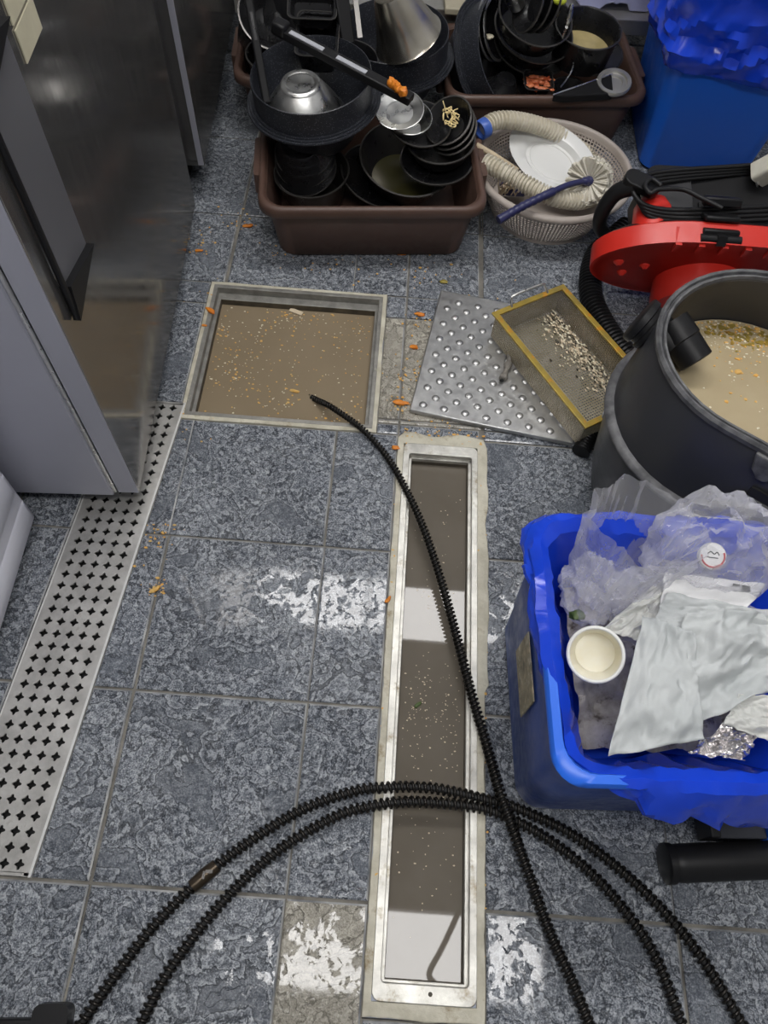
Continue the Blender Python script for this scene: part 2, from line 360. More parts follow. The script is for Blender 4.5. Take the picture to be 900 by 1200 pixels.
M_SHELF = mat('shelf_steel', (0.46, 0.45, 0.42), 0.34, 0.8, var=(12, (0.56, 0.55, 0.51)), rvar=(20, 0.3, 0.45))
M_STICKER = mat('printed_sticker', (0.50, 0.42, 0.28), 0.55, var=(60, (0.10, 0.10, 0.07)), stain=(30, 0.52, (0.62, 0.56, 0.42)))
M_SCREEN = mat('smoky_plastic', (0.03, 0.032, 0.04), 0.12)

# ------------------------------------------------------------------ the room
def struct(name, mb, m, parent=None, **k):
    o = obj(name, mb, m, parent, **k)
    if parent is None: o['kind'] = 'structure'
    return o
x0, x1, y0, y1, z1 = (ROOM[k] for k in ('x0', 'x1', 'y0', 'y1', 'z1'))
struct('wall_left', MB().box((x0 - .05, (y0 + y1) / 2, z1 / 2 - .05), (.1, y1 - y0 + .2, z1 + .1)), M_WALL)
struct('wall_right', MB().box((x1 + .05, (y0 + y1) / 2, z1 / 2 - .05), (.1, y1 - y0 + .2, z1 + .1)), M_WALL)
struct('wall_back', MB().box(((x0 + x1) / 2, y1 + .05, z1 / 2 - .05), (x1 - x0, .1, z1 + .1)), M_WALL)
struct('wall_front', MB().box(((x0 + x1) / 2, y0 - .05, z1 / 2 - .05), (x1 - x0, .1, z1 + .1)), M_WALL)
struct('ceiling', MB().box(((x0 + x1) / 2, (y0 + y1) / 2, z1 + .05), (x1 - x0, y1 - y0, .1)), M_CEIL)
def lamp(name, xa, xb, ya, yb, label):
    t = thing(name, label, 'lamp', Vector(((xa + xb) / 2, (ya + yb) / 2, z1)))
    c = ((xa + xb) / 2, (ya + yb) / 2)
    obj('lamp_frame', MB().box((c[0], c[1], z1 - .010), (xb - xa + .04, yb - ya + .04, .02)), M_LAMPF, t)
    obj('diffuser', MB().box((c[0], c[1], z1 - .0255), (xb - xa, yb - ya, .008)), M_LAMP, t)
lamp('ceiling_lamp', -1.12, 0.06, 1.085, 1.395, 'flat white ceiling lamp above the left fridge and sump')
lamp('ceiling_lamp', 0.08, 1.26, 1.085, 1.395, 'flat white ceiling lamp above the vacuum cleaner')
lamp('ceiling_lamp', -0.50, 1.02, -0.62, -0.285, 'flat white ceiling lamp above the near end of the drain trough')
cab = [(0.66, -0.20, z1 - .035), (0.64, -0.24, z1 - .09), (0.605, -0.31, z1 - .10), (0.55, -0.42, z1 - .10), (0.495, -0.52, z1 - .10), (0.52, -0.56, z1 - .09), (0.56, -0.6, z1 - .035)]
tag(obj('ceiling_cable', MB().tube(spline(cab, 8), .014, 8), M_RUBBER), 'dark cable sagging under the ceiling lamp, mirrored in the trough water', 'cable')

# ------------------------------------------------------------------ floor: grout bed with tiles and three openings
SUMP = (-0.366, 0.088, 0.630, 1.064)        # x0 x1 y0 y1 of the cut-out (frame and mortar included)
TRGH = (0.140, 0.336, -0.492, 0.622)
GY0, GY1, GW = -0.328, 0.672, 0.150
def gx(y): return -0.4075 + 0.0705 * y      # right edge of the skewed grate
def clip(poly, a, b, c):                    # keep a*x + b*y <= c
    out = []
    for i, p in enumerate(poly):
        q = poly[(i + 1) % len(poly)]; dp, dq = a * p[0] + b * p[1] - c, a * q[0] + b * q[1] - c
        if dp <= 0: out.append(p)
        if (dp < 0 < dq) or (dq < 0 < dp):
            t = dp / (dp - dq); out.append((p[0] + t * (q[0] - p[0]), p[1] + t * (q[1] - p[1])))
    return out
def area(p): return abs(sum(p[i][0] * p[(i + 1) % len(p)][1] - p[(i + 1) % len(p)][0] * p[i][1] for i in range(len(p)))) / 2
def minus_rect(polys, r, g=0.0, yfirst=False):
    out = []; cuts = [(1, 0, r[0] - g), (-1, 0, -(r[1] + g)), (0, 1, r[2] - g), (0, -1, -(r[3] + g))]
    if yfirst: cuts = cuts[2:] + cuts[:2]
    for p in polys:
        rest = p
        for a, b, c in cuts:
            if len(rest) < 3: break
            q = clip(rest, a, b, c)
            if len(q) > 2 and area(q) > 1e-5: out.append(q)
            rest = clip(rest, -a, -b, -c)
    return out
def minus_grate(polys, g=0.0):
    out = []
    for p in polys:
        for q, cut in ((clip(p, 0, 1, GY0 - g), 0), (clip(p, 0, -1, -(GY1 + g)), 0), (clip(clip(p, 0, -1, -(GY0 - g)), 0, 1, GY1 + g), 1)):
            if len(q) < 3 or area(q) < 1e-5: continue
            if not cut: out.append(q); continue
            k = -0.0705
            for s in (clip(q, 1, k, -0.4075 - GW - g), clip(q, -1, -k, 0.4075 - g)):
                if len(s) > 2 and area(s) > 1e-5: out.append(s)
    return out
bed = MB()
for p in minus_grate(minus_rect(minus_rect([[(x0, y0), (x1, y0), (x1, y1), (x0, y1)]], SUMP), TRGH)):
    bed.prism(p, -0.03, -0.0042)
floor = struct('floor', bed, M_GROUT, smooth=None)
def inset(poly, d):
    n = len(poly); s = sum(poly[i][0] * poly[(i + 1) % n][1] - poly[(i + 1) % n][0] * poly[i][1] for i in range(n))
    pl = poly if s > 0 else poly[::-1]; out = pl
    for i in range(n):
        p, q = pl[i], pl[(i + 1) % n]; dx, dy = q[0] - p[0], q[1] - p[1]; l = math.hypot(dx, dy)
        if l < 1e-6: continue
        a, b = dy / l, -dx / l
        out = clip(out, a, b, a * p[0] + b * p[1] - d)
        if len(out) < 3: return []
    cl = []
    for p in out:
        if not cl or math.hypot(p[0] - cl[-1][0], p[1] - cl[-1][1]) > 1e-5: cl.append(p)
    if len(cl) > 2 and math.hypot(cl[0][0] - cl[-1][0], cl[0][1] - cl[-1][1]) < 1e-5: cl.pop()
    return cl
def tile(poly, beige=False):
    a = inset(poly, 0.0022)
    if len(a) < 3 or area(a) < 4e-4: return
    b = inset(a, 0.0030)
    if len(b) != len(a): b = None
    zt = random.uniform(-0.0006, 0.0006); c = (sum(p[0] for p in a) / len(a), sum(p[1] for p in a) / len(a))
    tx, ty = random.uniform(-.0028, .0028), random.uniform(-.0028, .0028)
    def top(p): return zt + tx * (p[0] - c[0]) + ty * (p[1] - c[1])
    rings = [[(p[0], p[1], -0.006) for p in a], [(p[0], p[1], top(p) - (0.0016 if b else 0)) for p in a]]
    if b: rings.append([(p[0], p[1], top(p)) for p in b])
    o = obj('tile', MB().loft(rings, cap0=False), M_STONE if beige else M_SLATE, floor, smooth=None)
    if b:
        o.data.materials.append(M_EDGE)
        for k, pl in enumerate(o.data.polygons):
            n_ = pl.normal
            if len(a) <= k < 2 * len(a) and (n_.x > .2 or n_.y > .2): pl.material_index = 1
    if beige: o['label'] = 'beige stone replacement tile'
for j in range(-6, 9):
    for i in range(-5, 6):
        jx = random.uniform(-.003, .003); ya, yb = j * TL, (j + 1) * TL
        r = [(i * TL + jx, ya), ((i + 1) * TL + jx, ya), ((i + 1) * TL + jx, yb), (i * TL + jx, yb)]
        r = clip(clip(clip(clip(r, 1, 0, x1), -1, 0, -x0), 0, 1, y1), 0, -1, -y0)
        if len(r) < 3: continue
        for p in minus_grate(minus_rect(minus_rect([r], SUMP, 0, True), TRGH), 0.001):
            cx, cy = sum(q[0] for q in p) / len(p), sum(q[1] for q in p) / len(p)
            tile(p, (i == 0 and j == 2 and cx > 0.08) or (i == 0 and j == -2 and cx < 0.15 and cy > -0.66))

# ------------------------------------------------------------------ drains
def ring_rect(mb, o, i, za, zb, r=0.0):
    k = 4
    def rr(q, z, rad): return rrect(q[1] - q[0], q[3] - q[2], max(rad, 1e-4), z, k, (q[0] + q[1]) / 2, (q[2] + q[3]) / 2)
    mb.loft([rr(o, za, r), rr(o, zb, r), rr(i, zb, r * .5), rr(i, za, r * .5)], closed=True)
    return mb
def mortar(o, i, z, jit, seed, n=70, bulge=None):
    mb = MB(); oc, ic = [], []
    per = [(o[0], o[2], 1, 0, o[1] - o[0]), (o[1], o[2], 0, 1, o[3] - o[2]), (o[1], o[3], -1, 0, o[1] - o[0]), (o[0], o[3], 0, -1, o[3] - o[2])]
    for x, y, dx, dy, l in per:
        kk = max(3, int(l / 0.014))
        for t in range(kk):
            px, py = x + dx * l * t / kk, y + dy * l * t / kk
            nx, ny = dy, -dx
            e = jit * (nz((px * 14 + seed, py * 14, seed)) + .6 * nz((px * 50 + seed, py * 50, seed)))
            if bulge: e += bulge(px, py, nx, ny)
            oc.append((px + nx * e, py + ny * e)); ic.append((min(max(px, i[0]), i[1]), min(max(py, i[2]), i[3])))
    mb.loft([[(p[0], p[1], -.006) for p in oc], [(p[0], p[1], z - .0012) for p in oc], [(p[0] * .93 + q[0] * .07, p[1] * .93 + q[1] * .07, z) for p, q in zip(oc, ic)], [(q[0], q[1], z) for q in ic], [(q[0], q[1], -.006) for q in ic]], closed=True)
    return mb
# the square sump
sump = thing('drain_sump', 'square open floor sump full of brown water with floating scraps', 'drain', Vector((-.14, .85, -.12)))
fo, fi, fl = (-.357, .078, .640, 1.055), (-.346, .068, .650, 1.044), (-.338, .060, .657, 1.022)
obj('mortar_border', mortar(SUMP, fo, .0012, .0022, 3), M_MORTAR, sump, smooth=30)
obj('frame', ring_rect(ring_rect(MB(), fo, fi, -.03, .002), (fi[0] - .001, fi[1] + .001, fi[2] - .001, fi[3] + .001), fl, -.024, -.017), M_FRAMED, sump, smooth=30, bevel=.001)
obj('basin', MB().loft([[(fl[a], fl[b], z) for a, b in ((0, 2), (1, 2), (1, 3), (0, 3))] for z in (-.0175, -.12)], cap0=False), M_GRIME, sump, smooth=None, solid=.002)
ZW1 = -.034
obj('murky_water', MB().grid(lambda u, v: (fl[0] + .001 + u * (fl[1] - fl[0] - .002), fl[2] + .001 + v * (fl[3] - fl[2] - .002), ZW1 + .0006 * nz((u * 3, v * 3, 1))), 16, 16), M_WATER1, sump)
# the long trough
trough = thing('drain_trough', 'long narrow steel floor drain trough holding grey water', 'drain', Vector((.238, .06, -.1)))
to, ti = (.153, .322, -.468, .606), (.167, .309, -.441, .578)
def bulge(px, py, nx, ny):
    e = 0
    if nx > .5 and py > .05: e += .008 + .007 * nz((3, py * 11, 2))
    if ny > .5: e += .014 + .010 * nz((px * 16, 1, 2))
    if ny < -.5: e += -.002
    return e
obj('mortar_border', mortar(TRGH, to, .0022, .003, 9, bulge=bulge), M_MORTAR, trough, smooth=30)
obj('frame', ring_rect(MB(), to, ti, -.02, .0052, .014), M_FRAME, trough, smooth=30, bevel=.0015)
tl_ = (.1735, .3025, -.437, .5735)
obj('inner_ledge', ring_rect(MB(), (ti[0] - .001, ti[1] + .001, ti[2] - .001, ti[3] + .001), tl_, -.022, -.010), M_FRAME, trough, smooth=30, bevel=.001)
obj('basin', MB().loft([[(tl_[a], tl_[b], z) for a, b in ((0, 2), (1, 2), (1, 3), (0, 3))] for z in (-.020, -.1)], cap0=False), M_GRIME, trough, smooth=None, solid=.002)
ZW2 = -.030
obj('murky_water', MB().grid(lambda u, v: (tl_[0] + .001 + u * (tl_[1] - tl_[0] - .002), tl_[2] + .001 + v * (tl_[3] - tl_[2] - .002), ZW2), 6, 30), M_WATER2, trough)
obj('screw', MB().lathe([(.0035, .0052), (.0035, .0066), (.002, .0072)], 10, Matrix.Translation((.247, -.453, 0))), M_GRIME, trough)
# the skewed slot grate
grate = thing('drain_grate', 'long steel drain grate with cross-shaped holes beside the fridge', 'grate', Vector((gx(.17) - GW / 2, .17, 0)))
AX = Matrix(((1, 0.0705, 0, -0.4075 - GW + .003), (0, 1, 0, 0), (0, 0, 1, 0), (0, 0, 0, 1)))
plate = MB(); nc, nr = 5, 39; cw, ch = (GW - .006 - .016) / nc, (GY1 - GY0 - .010) / nr
cross = []
for k in range(32):
    a = 2 * math.pi * k / 32
    rr_ = .0050 + .0036 * (0.5 + 0.5 * math.cos(4 * a)) ** 1.2
    cross.append((rr_ * math.cos(a), rr_ * math.sin(a)))
def sq(a, hx, hy):
    c, s = math.cos(a), math.sin(a); t = min(hx / max(abs(c), 1e-9), hy / max(abs(s), 1e-9)); return (c * t, s * t)
for r_ in range(nr):
    for c_ in range(nc):
        cx, cy = .008 + (c_ + .5) * cw, GY0 + .006 + (r_ + .5) * ch
        ou = [(x * cw / 2, y * ch / 2) for x, y in (sq(2 * math.pi * k / 32, 1, 1) for k in range(32))]
        plate.loft([[(cx + x, cy + y, .0012) for x, y in ou], [(cx + x, cy + y, .0012) for x, y in cross], [(cx + x, cy + y, -.003) for x, y in cross]], False, False, X=AX)
wI = GW - .006
for bx in ((.004, .008), (wI - .004, .008)):
    plate.box((bx[0], (GY0 + GY1) / 2, -.0009), (bx[1], GY1 - GY0 - .004, .0042), AX)
for by in (GY0 + .004, GY1 - .003): plate.box((wI / 2, by, -.0009), (wI, .006, .0042), AX)
obj('perforated_plate', plate, M_GRATE, grate, smooth=None)
obj('edge_strip', MB().box((GW - .0034, (GY0 + GY1) / 2, -.010), (.0046, GY1 - GY0, .0245), AX).box((-.0012, (GY0 + GY1) / 2, -.010), (.0025, GY1 - GY0, .024), AX), mat('bright_edge_steel', (.72, .72, .70), .4, .3), grate, smooth=None)
obj('channel', MB().box((GW / 2 - .003, (GY0 + GY1) / 2, -.055), (GW, GY1 - GY0, .06), AX), M_PIT, grate, smooth=None)

# crumbs and scraps
def scatter(name, pts, m, smin, smax, z, parent=None, flat=.5):
    mb = MB()
    for x, y in pts:
        s = random.uniform(smin, smax)
        mb.ball((x, y, z + s * flat * .6), s, 5, 3, (random.uniform(.7, 1.5), random.uniform(.6, 1.1), flat), jit=.25)
    o = obj(name, mb, m, parent, smooth=None); o['kind'] = 'stuff'; return o
def cloud(n, cx, cy, sx, sy, box=None):
    out = []
    while len(out) < n:
        x, y = random.gauss(cx, sx), random.gauss(cy, sy)
        if box and not (box[0] + .006 < x < box[1] - .006 and box[2] + .006 < y < box[3] - .006): continue
        out.append((x, y))
    return out
fb = []
for px, py, n, s in ((335, 375, 45, .03), (270, 440, 60, .035), (300, 400, 40, .05), (400, 410, 40, .06), (330, 460, 50, .06), (255, 385, 20, .02), (400, 480, 30, .03), (370, 365, 30, .03), (420, 380, 15, .02)):
    c = P(px, py, ZW1); fb += cloud(n, c.x, c.y, s, s, fl)
fb += [(random.uniform(fl[0] + .01, fl[1] - .01), random.uniform(fl[2] + .01, fl[3] - .01)) for _ in range(160)]
scatter('floating_crumbs', fb[::2], M_CRUMB, .0010, .0034, ZW1, sump, .35)
scatter('pale_floating_crumbs', fb[1::2], M_PALE, .0008, .0024, ZW1, sump, .35)
o = scatter('trough_crumbs', [(random.uniform(tl_[0] + .01, tl_[1] - .01), random.choice((random.uniform(-.38, .5), random.gauss(.02, .05)))) for _ in range(260)], M_WOODCHIP, .0006, .0019, ZW2, trough, .35)
chipX = Matrix.Translation(P(347, 366, ZW1) + Vector((0, 0, .001))) @ rot(0, 0, -22)
tag(obj('food_scrap', MB().box((0, 0, .0015), (.036, .013, .003)), M_WOODCHIP, bevel=.001), 'pale oblong scrap floating at the far side of the sump water', 'food scrap').matrix_world = chipX
def carrot(px, py, s, label, z=0.0, ang=0, m=M_FOOD, sq=(1.6, .8, .5)):
    p = P(px, py, z); mb = MB()
    s *= .85
    for k in range(4): mb.ball((random.uniform(-.9, .9) * s, random.uniform(-.4, .4) * s, s * .35), s * random.uniform(.6, 1), 8, 5, sq, jit=.22)
    o = obj('food_scrap', mb, m, smooth=60); o.matrix_world = Matrix.Translation(p) @ rot(0, 0, ang)
    return tag(o, label, 'food scrap')
carrot(246, 364, .009, 'bright orange curl of food on the left rim of the sump', .003, -30, sq=(1.7, .6, .6))
carrot(240, 382, .005, 'small orange shred on the left rim of the sump below the bright curl', .002)
carrot(290, 265, .009, 'orange scrap on the floor just left of the front brown tub', .001, 20)
carrot(233, 295, .008, 'orange and green scrap on the floor by the fridge corner', .001, 10)
carrot(471, 110, .001, 'tiny orange crumb', .02) if False else None
carrot(470, 298, .008, 'orange scrap beside the front edge of the front brown tub', .001)
carrot(519, 331, .008, 'olive green scrap on the slate above the dimpled plate', .001, 0, mat('olive_scrap', (.28, .22, .03), .5))
carrot(491, 369, .008, 'orange scrap on the beige tile near its far edge', .001)
carrot(484, 407, .008, 'orange scrap on the beige tile left of the dimpled plate', .001)
carrot(471, 474, .012, 'tangle of orange scraps by the corner of the dimpled plate', .001)
carrot(464, 525, .006, 'orange scrap on the mortar at the far left corner of the trough', .003)
carrot(455, 703, .006, 'orange smear on the left mortar edge of the trough', .003, 60)
carrot(345, 459, .007, 'yellow lump floating in front of the cable tip in the sump', ZW1, 0, M_CRUMB)
carrot(181, 692, .007, 'yellow scrap on the slate beside the grate', .001, 50, M_CRUMB)
carrot(490, 826, .006, 'dark green leaf bit floating in the trough', ZW2, 40, M_GREEN)
bits = []
for px, py, n, s in ((285, 255, 14, .03), (232, 292, 16, .03), (250, 270, 10, .04), (400, 300, 25, .05), (330, 298, 15, .03), (470, 305, 18, .06), (500, 320, 14, .04), (485, 440, 40, .03), (475, 475, 25, .02), (485, 380, 16, .02), (190, 625, 25, .015), (182, 690, 20, .01), (175, 660, 8, .03), (520, 510, 30, .04), (250, 340, 8, .03), (590, 345, 6, .06), (228, 500, 10, .03)):
    c = P(px, py); bits += cloud(n, c.x, c.y, s, s)
bits += [(random.choice((random.uniform(.141, .152), random.uniform(.324, .342))), random.uniform(-.45, .6)) for _ in range(60)] + [(random.uniform(.15, .34), random.uniform(.607, .65)) for _ in range(40)]
bits = [p for p in bits if not (SUMP[0] + .012 < p[0] < SUMP[1] - .012 and SUMP[2] + .012 < p[1] < SUMP[3] - .012) and not (TRGH[0] + .02 < p[0] < TRGH[1] - .02 and TRGH[2] + .02 < p[1] < TRGH[3] - .02)]
tag(scatter('food_crumbs', bits, M_CRUMB, .001, .0036, .0005), 'scattered orange and yellow food crumbs on the slate floor', 'crumbs')

# ------------------------------------------------------------------ fridges on the left
FX = Matrix.Translation((-.395, .413, 0)) @ rot(0, 0, 3.0)
fridge = thing('refrigerator', 'tall steel fridge at the left with a black angular handle and paper labels', 'fridge', FX)
def lb(name, c, s, m, par=fridge, bev=.003, X=None):
    mb = MB().box(c, s, X); o = obj(name, mb, m, par, local=True, bevel=bev); return o
lb('cabinet', (-.400, .43, .985), (.70, .91, 1.87), M_FRIDGE2, bev=.004)
lb('door', (-.0215, .432, .985), (.043, .892, 1.87), M_FRIDGE, bev=.003)
lb('door_edge', (-.0215, -.0155, .985), (.041, .003, 1.866), M_FRIDGE2, bev=0)
lb('hinge_seal', (-.0475, -.016, .985), (.008, .010, 1.86), M_STEEL, bev=.002)
hb = MB()
hb.box((.007, .030, .718), (.009, .012, .405))
hd = obj('handle', hb, M_BLACKP, fridge, local=True, bevel=.004)
for za, zb_, zc_ in ((.516, .575, .543), (.920, .861, .893)):
    tri = [(.025, za), (.038, zb_), (.168, zc_)]
    obj('handle_bracket', MB().loft([[(.002, y, z) for y, z in tri], [(.014, y, z) for y, z in tri]]), M_BLACKP, hd, local=True, smooth=None)
M_DSTRIP = mat('grey_door_strip', (.20, .20, .215), .35, .4)
obj('door_strip', MB().loft([[(.0, .036, z), (.0016, .036, z), (.0016, .166, z), (.0, .166, z)] for z in (.545, .89)]), M_DSTRIP, hd, local=True, smooth=None)  # thin grey strip on the door beside the handle bar
lb('paper_label', (.0015, .235, .841), (.002, .085, .042), M_LABEL, bev=0)
lb('paper_label', (.0015, .235, .889), (.002, .085, .042), M_LABEL, bev=0)
q = P(240, 195, .10)
F2 = Matrix.Translation((q.x, q.y, 0)) @ rot(0, 0, 3.0)
fridge2 = thing('refrigerator', 'second steel fridge standing behind the first against the left wall', 'fridge', F2)
lb('cabinet', (-.42, .45, .98), (.70, .88, 1.8), M_FRIDGE2, fridge2, .004)
lb('door', (-.03, .45, .98), (.06, .90, 1.76), M_FRIDGE, fridge2, .003)
lb('door_edge', (-.0085, -.0012, .98), (.014, .003, 1.75), M_FRIDGE2, fridge2, 0)
lb('plinth', (-.40, .45, .045), (.66, .8, .09), M_PIT, fridge2, 0)

# white ribbed crate at the left edge
c = P(43, 600, .03); e = P(0, 742, .03); ang = math.degrees(math.atan2(-(c.x - e.x), (c.y - e.y)))
WX = Matrix.Translation((c.x, c.y, 0)) @ rot(0, 0, ang)
crate = thing('drawer_unit', 'white plastic drawer unit with ribbed side at the left edge', 'drawer unit', WX)
mb = MB().box((-.16, -.25, .27), (.312, .49, .50))
obj('body', mb, M_WHITEP, crate, local=True, bevel=.006)
for k in range(5):
    z = .03 + k * .10
    mb = MB().loft([rrect(.33 - s, .505 - s, .02, zz, 4, -.165, -.2525) for zz, s in ((z, .004), (z + .004, 0), (z + .060, 0.0), (z + .066, .010))])
    obj('drawer', mb, M_WHITEP, crate, local=True, smooth=40)
obj('foot', MB().box((-.165, -.25, .015), (.26, .42, .03)), M_PIT, crate, local=True)

# ------------------------------------------------------------------ tubs
def tub(label, X, w_, d, h, taper=.030):
    t = thing('bus_tub', label, 'tub', X)
    sec = []
    for z, s in ((0, taper + .012), (.008, taper), (h - .035, .012), (h - .034, .004)): sec.append(rrect(w_ - 2 * s, d - 2 * s, .05, z))
    inn = []
    for z, s in ((h - .002, .010), (h - .035, .016), (.014, taper + .005), (.008, taper + .02)): inn.append(rrect(w_ - 2 * s, d - 2 * s, .045, z))
    obj('body', MB().loft(sec[:3] + [rrect(w_ - .024, d - .024, .05, h - .004)] + inn), M_BROWN, t, local=True, smooth=50)
    ri = [rrect(w_ + 2 * e, d + 2 * e, .055, z, 7) for e, z in ((-.010, h - .004), (-.004, h + .004), (.004, h + .004), (.009, h - .003), (.009, h - .022), (.005, h - .026), (-.008, h - .024))]
    obj('rim', MB().loft(ri, closed=True), M_BROWN, t, local=True, smooth=60)
    for sx in (-1, 1):
        obj('handle', MB().loft([rrect(.020, .15, .009, z, 4, sx * (w_ / 2 + .012), 0) for z in (h - .055, h - .050, h - .006, h - .002)]), M_BROWN, t, local=True, smooth=50)
    return t
TA = Matrix.Translation((.018, 1.368, 0)) @ rot(0, 0, 6.6)
tub('brown plastic tub in front, heaped with black pans and a steel bowl', TA, .55, .40, .178)
TB = Matrix.Translation((.475, 1.868, 0)) @ rot(0, 0, 7)
tub('brown plastic tub at the right back, heaped with black pots and a pot of broth', TB, .56, .355, .172)
TC = Matrix.Translation((-.125, 1.86, 0)) @ rot(0, 0, 3)
tub('brown plastic tub at the left back, half hidden behind the front tub', TC, .53, .36, .172)

# ------------------------------------------------------------------ pots and pans
def pot_profile(rb, rt, h, t=.003, lip=.004):
    return [(rb * .9, 0), (rb, .006), (rt, h - .004), (rt + lip, h - .002), (rt + lip, h), (rt, h + .0005), (rt - t, h - .003), (rb - t, .008), (rb * .85, .004)]
def pan(name, label, cat, X, rb, rt, h, m=None, liquid=None, lip=.004, group=None, rimmat=None, n=44):
    t = thing(name, label, cat, X, group)
    obj('body', MB().lathe(pot_profile(rb, rt, h, lip=lip), n), m or M_PAN, t, local=True, smooth=45)
    rimmat = rimmat or (M_PANRIM if m in (None, M_PAN, M_PANG) else None)  # thin pale ring paints the edge highlight of dark pans
    if rimmat: obj('rim', MB().lathe([(rt + lip - .003, h - .003), (rt + lip + .0008, h - .003), (rt + lip + .0008, h + .0002), (rt + lip - .003, h + .0006)], n, closed=True) if rimmat is M_PANRIM else MB().lathe([(rt - .002, h - .004), (rt + lip, h - .004), (rt + lip + .001, h), (rt, h + .002), (rt - .003, h)], n, closed=True), rimmat, t, local=True, smooth=60)
    if liquid:
        zl, lm = liquid; rr_ = rb + (rt - rb) * zl / h - .004
        obj('liquid', MB().lathe([(rr_, zl - .001), (rr_, zl)], n), lm, t, local=True)
    return t
def wok(label, X, rt, h=.17):
    t = thing('wok', label, 'wok', X); k = rt
    obj('bowl', MB().lathe([(.5 * k, 0), (.62 * k, .006), (.86 * k, h * .36), (.96 * k, h * .60), (1.0 * k, h * .62), (1.0 * k, h), (.985 * k, h + .001), (.97 * k, h - .003), (.955 * k, h * .62), (.82 * k, h * .36), (.58 * k, .010), (.4 * k, .006)], 64), M_GRANITE, t, local=True, smooth=35)
    obj('flange', MB().lathe([(.97 * k, h * .555), (1.10 * k, h * .575), (1.135 * k, h * .60), (1.13 * k, h * .62), (1.09 * k, h * .615), (1.085 * k, h * .635), (1.045 * k, h * .63), (1.04 * k, h * .655), (.985 * k, h * .65)], 64, closed=True), M_GRANITE, t, local=True, smooth=25)
    return t
# front tub -- lower layer
pan('saucepan', 'dark saucepan with pale rim at the left of the front tub, black bowls inside', 'saucepan', pose(365, 200, .125, .10, 4, -4), .075, RAD(365, 203, .125, 43), .10, M_PANG)
for k in range(3):
    X = pose(357 - k * 0.6, 193 - 10 * k, .135 + .022 * k, 0, 22, -6) @ rot(180, 0) @ Matrix.Translation((0, 0, -.035))
    pan('bowl', ['black bowl lowest of the upturned stack in the left saucepan', 'black bowl in the middle of the upturned stack in the left saucepan', 'black bowl on top of the upturned stack in the left saucepan'][k], 'bowl', X, .060, .078 - .002 * k, .050, M_PAN, group='upturned black bowls')
pan('saucepan', 'charcoal saucepan with olive liquid in the middle of the front tub', 'saucepan', pose(478, 185, .155, .085, 9, 6), .088, RAD(478, 186, .155, 55), .085, M_PANG, (.010, M_OLIVE))
pan('plate', 'black plate wedged under the saucepan with olive liquid', 'plate', pose(448, 205, .09, .02, 6, 12), .06, .11, .02, M_PAN)
pan('plate', 'black wavy plate under the small charred pot at the right of the front tub', 'plate', pose(512, 186, .165, .022, 4, -2), .06, RAD(512, 186, .165, 41), .022, M_PAN)
pan('saucepan', 'small charred pot at the right of the front tub, under tilted black bowls', 'saucepan', pose(517, 163, .213, .045, 6, -4), .070, RAD(517, 163, .213, 38), .045, M_PANG)
for k in range(3):
    pan('bowl', ['black bowl lowest of the tilted nest above the charred pot', 'black bowl in the middle of the tilted nest above the charred pot', 'black bowl on top of the tilted nest, noodles stuck inside'][k], 'bowl', pose(531 - 3 * k, 153 - 6 * k, .235 + .012 * k, .04, 24, -30), .035, RAD(528, 140, .25, 27), .04, M_PAN, group='tilted nest of black bowls')
nb = MB()
for k in range(16):
    c = P(529 + random.uniform(-7, 7), 142 + random.uniform(-13, 10), .262)
    nb.tube(spline([c + Vector((random.uniform(-.012, .012), random.uniform(-.012, .012), random.uniform(0, .01))) for _ in range(4)], 5), .0014, 5)
nb.tube(spline([P(525, 138, .262), P(522, 128, .275), P(519, 118, .285)], 5), .0012, 5)
o = tag(recentre(obj('noodles', nb, M_NOODLE)), 'clump of yellow noodles clinging to the top tilted black bowl', 'noodles', kind='stuff')
pan('frying_pan', 'small black pan under the two steel bowls, front tub', 'pan', pose(492, 144, .245, .035, 8, 4), .060, RAD(490, 144, .245, 35), .035, M_PAN)
pan('steel_bowl', 'small steel bowl holding another, on the small black pan', 'bowl', pose(479, 136, .268, .040, 10, 4), .042, RAD(479, 136, .268, 27), .040, M_STEEL, lip=.002)
pan('steel_bowl', 'small shallow steel bowl on top, tipped toward the viewer', 'bowl', pose(468, 128, .285, .016, 14, -4), .040, RAD(468, 128, .285, 28), .016, M_STEEL, lip=.002)
# the wok with the upturned steel bowl
wr = RAD(364, 86, .345, 72)
W1 = pose(364, 86, .345, .17, 4, -4)
wok('big speckled black wok on the front tub, upturned steel bowl inside', W1, wr)
B1 = pose(352, 97, .347, 0, 5, -3) @ rot(180, 0)
t = thing('steel_bowl', 'upturned brushed steel mixing bowl resting in the front wok', 'bowl', B1)
obj('body', MB().lathe([(.036, .0), (.046, .002), (.049, .006), (.053, .009), (.072, .034), (.088, .058), (.101, .082), (.104, .084), (.101, .085), (.086, .060), (.050, .012), (.03, .008)], 56), M_STEEL, t, local=True, smooth=50)
obj('base_ring', MB().lathe([(.034, -.001), (.039, -.003), (.046, -.002), (.0495, .004), (.046, .004)], 56, closed=True), M_STEEL, t, local=True, smooth=60)
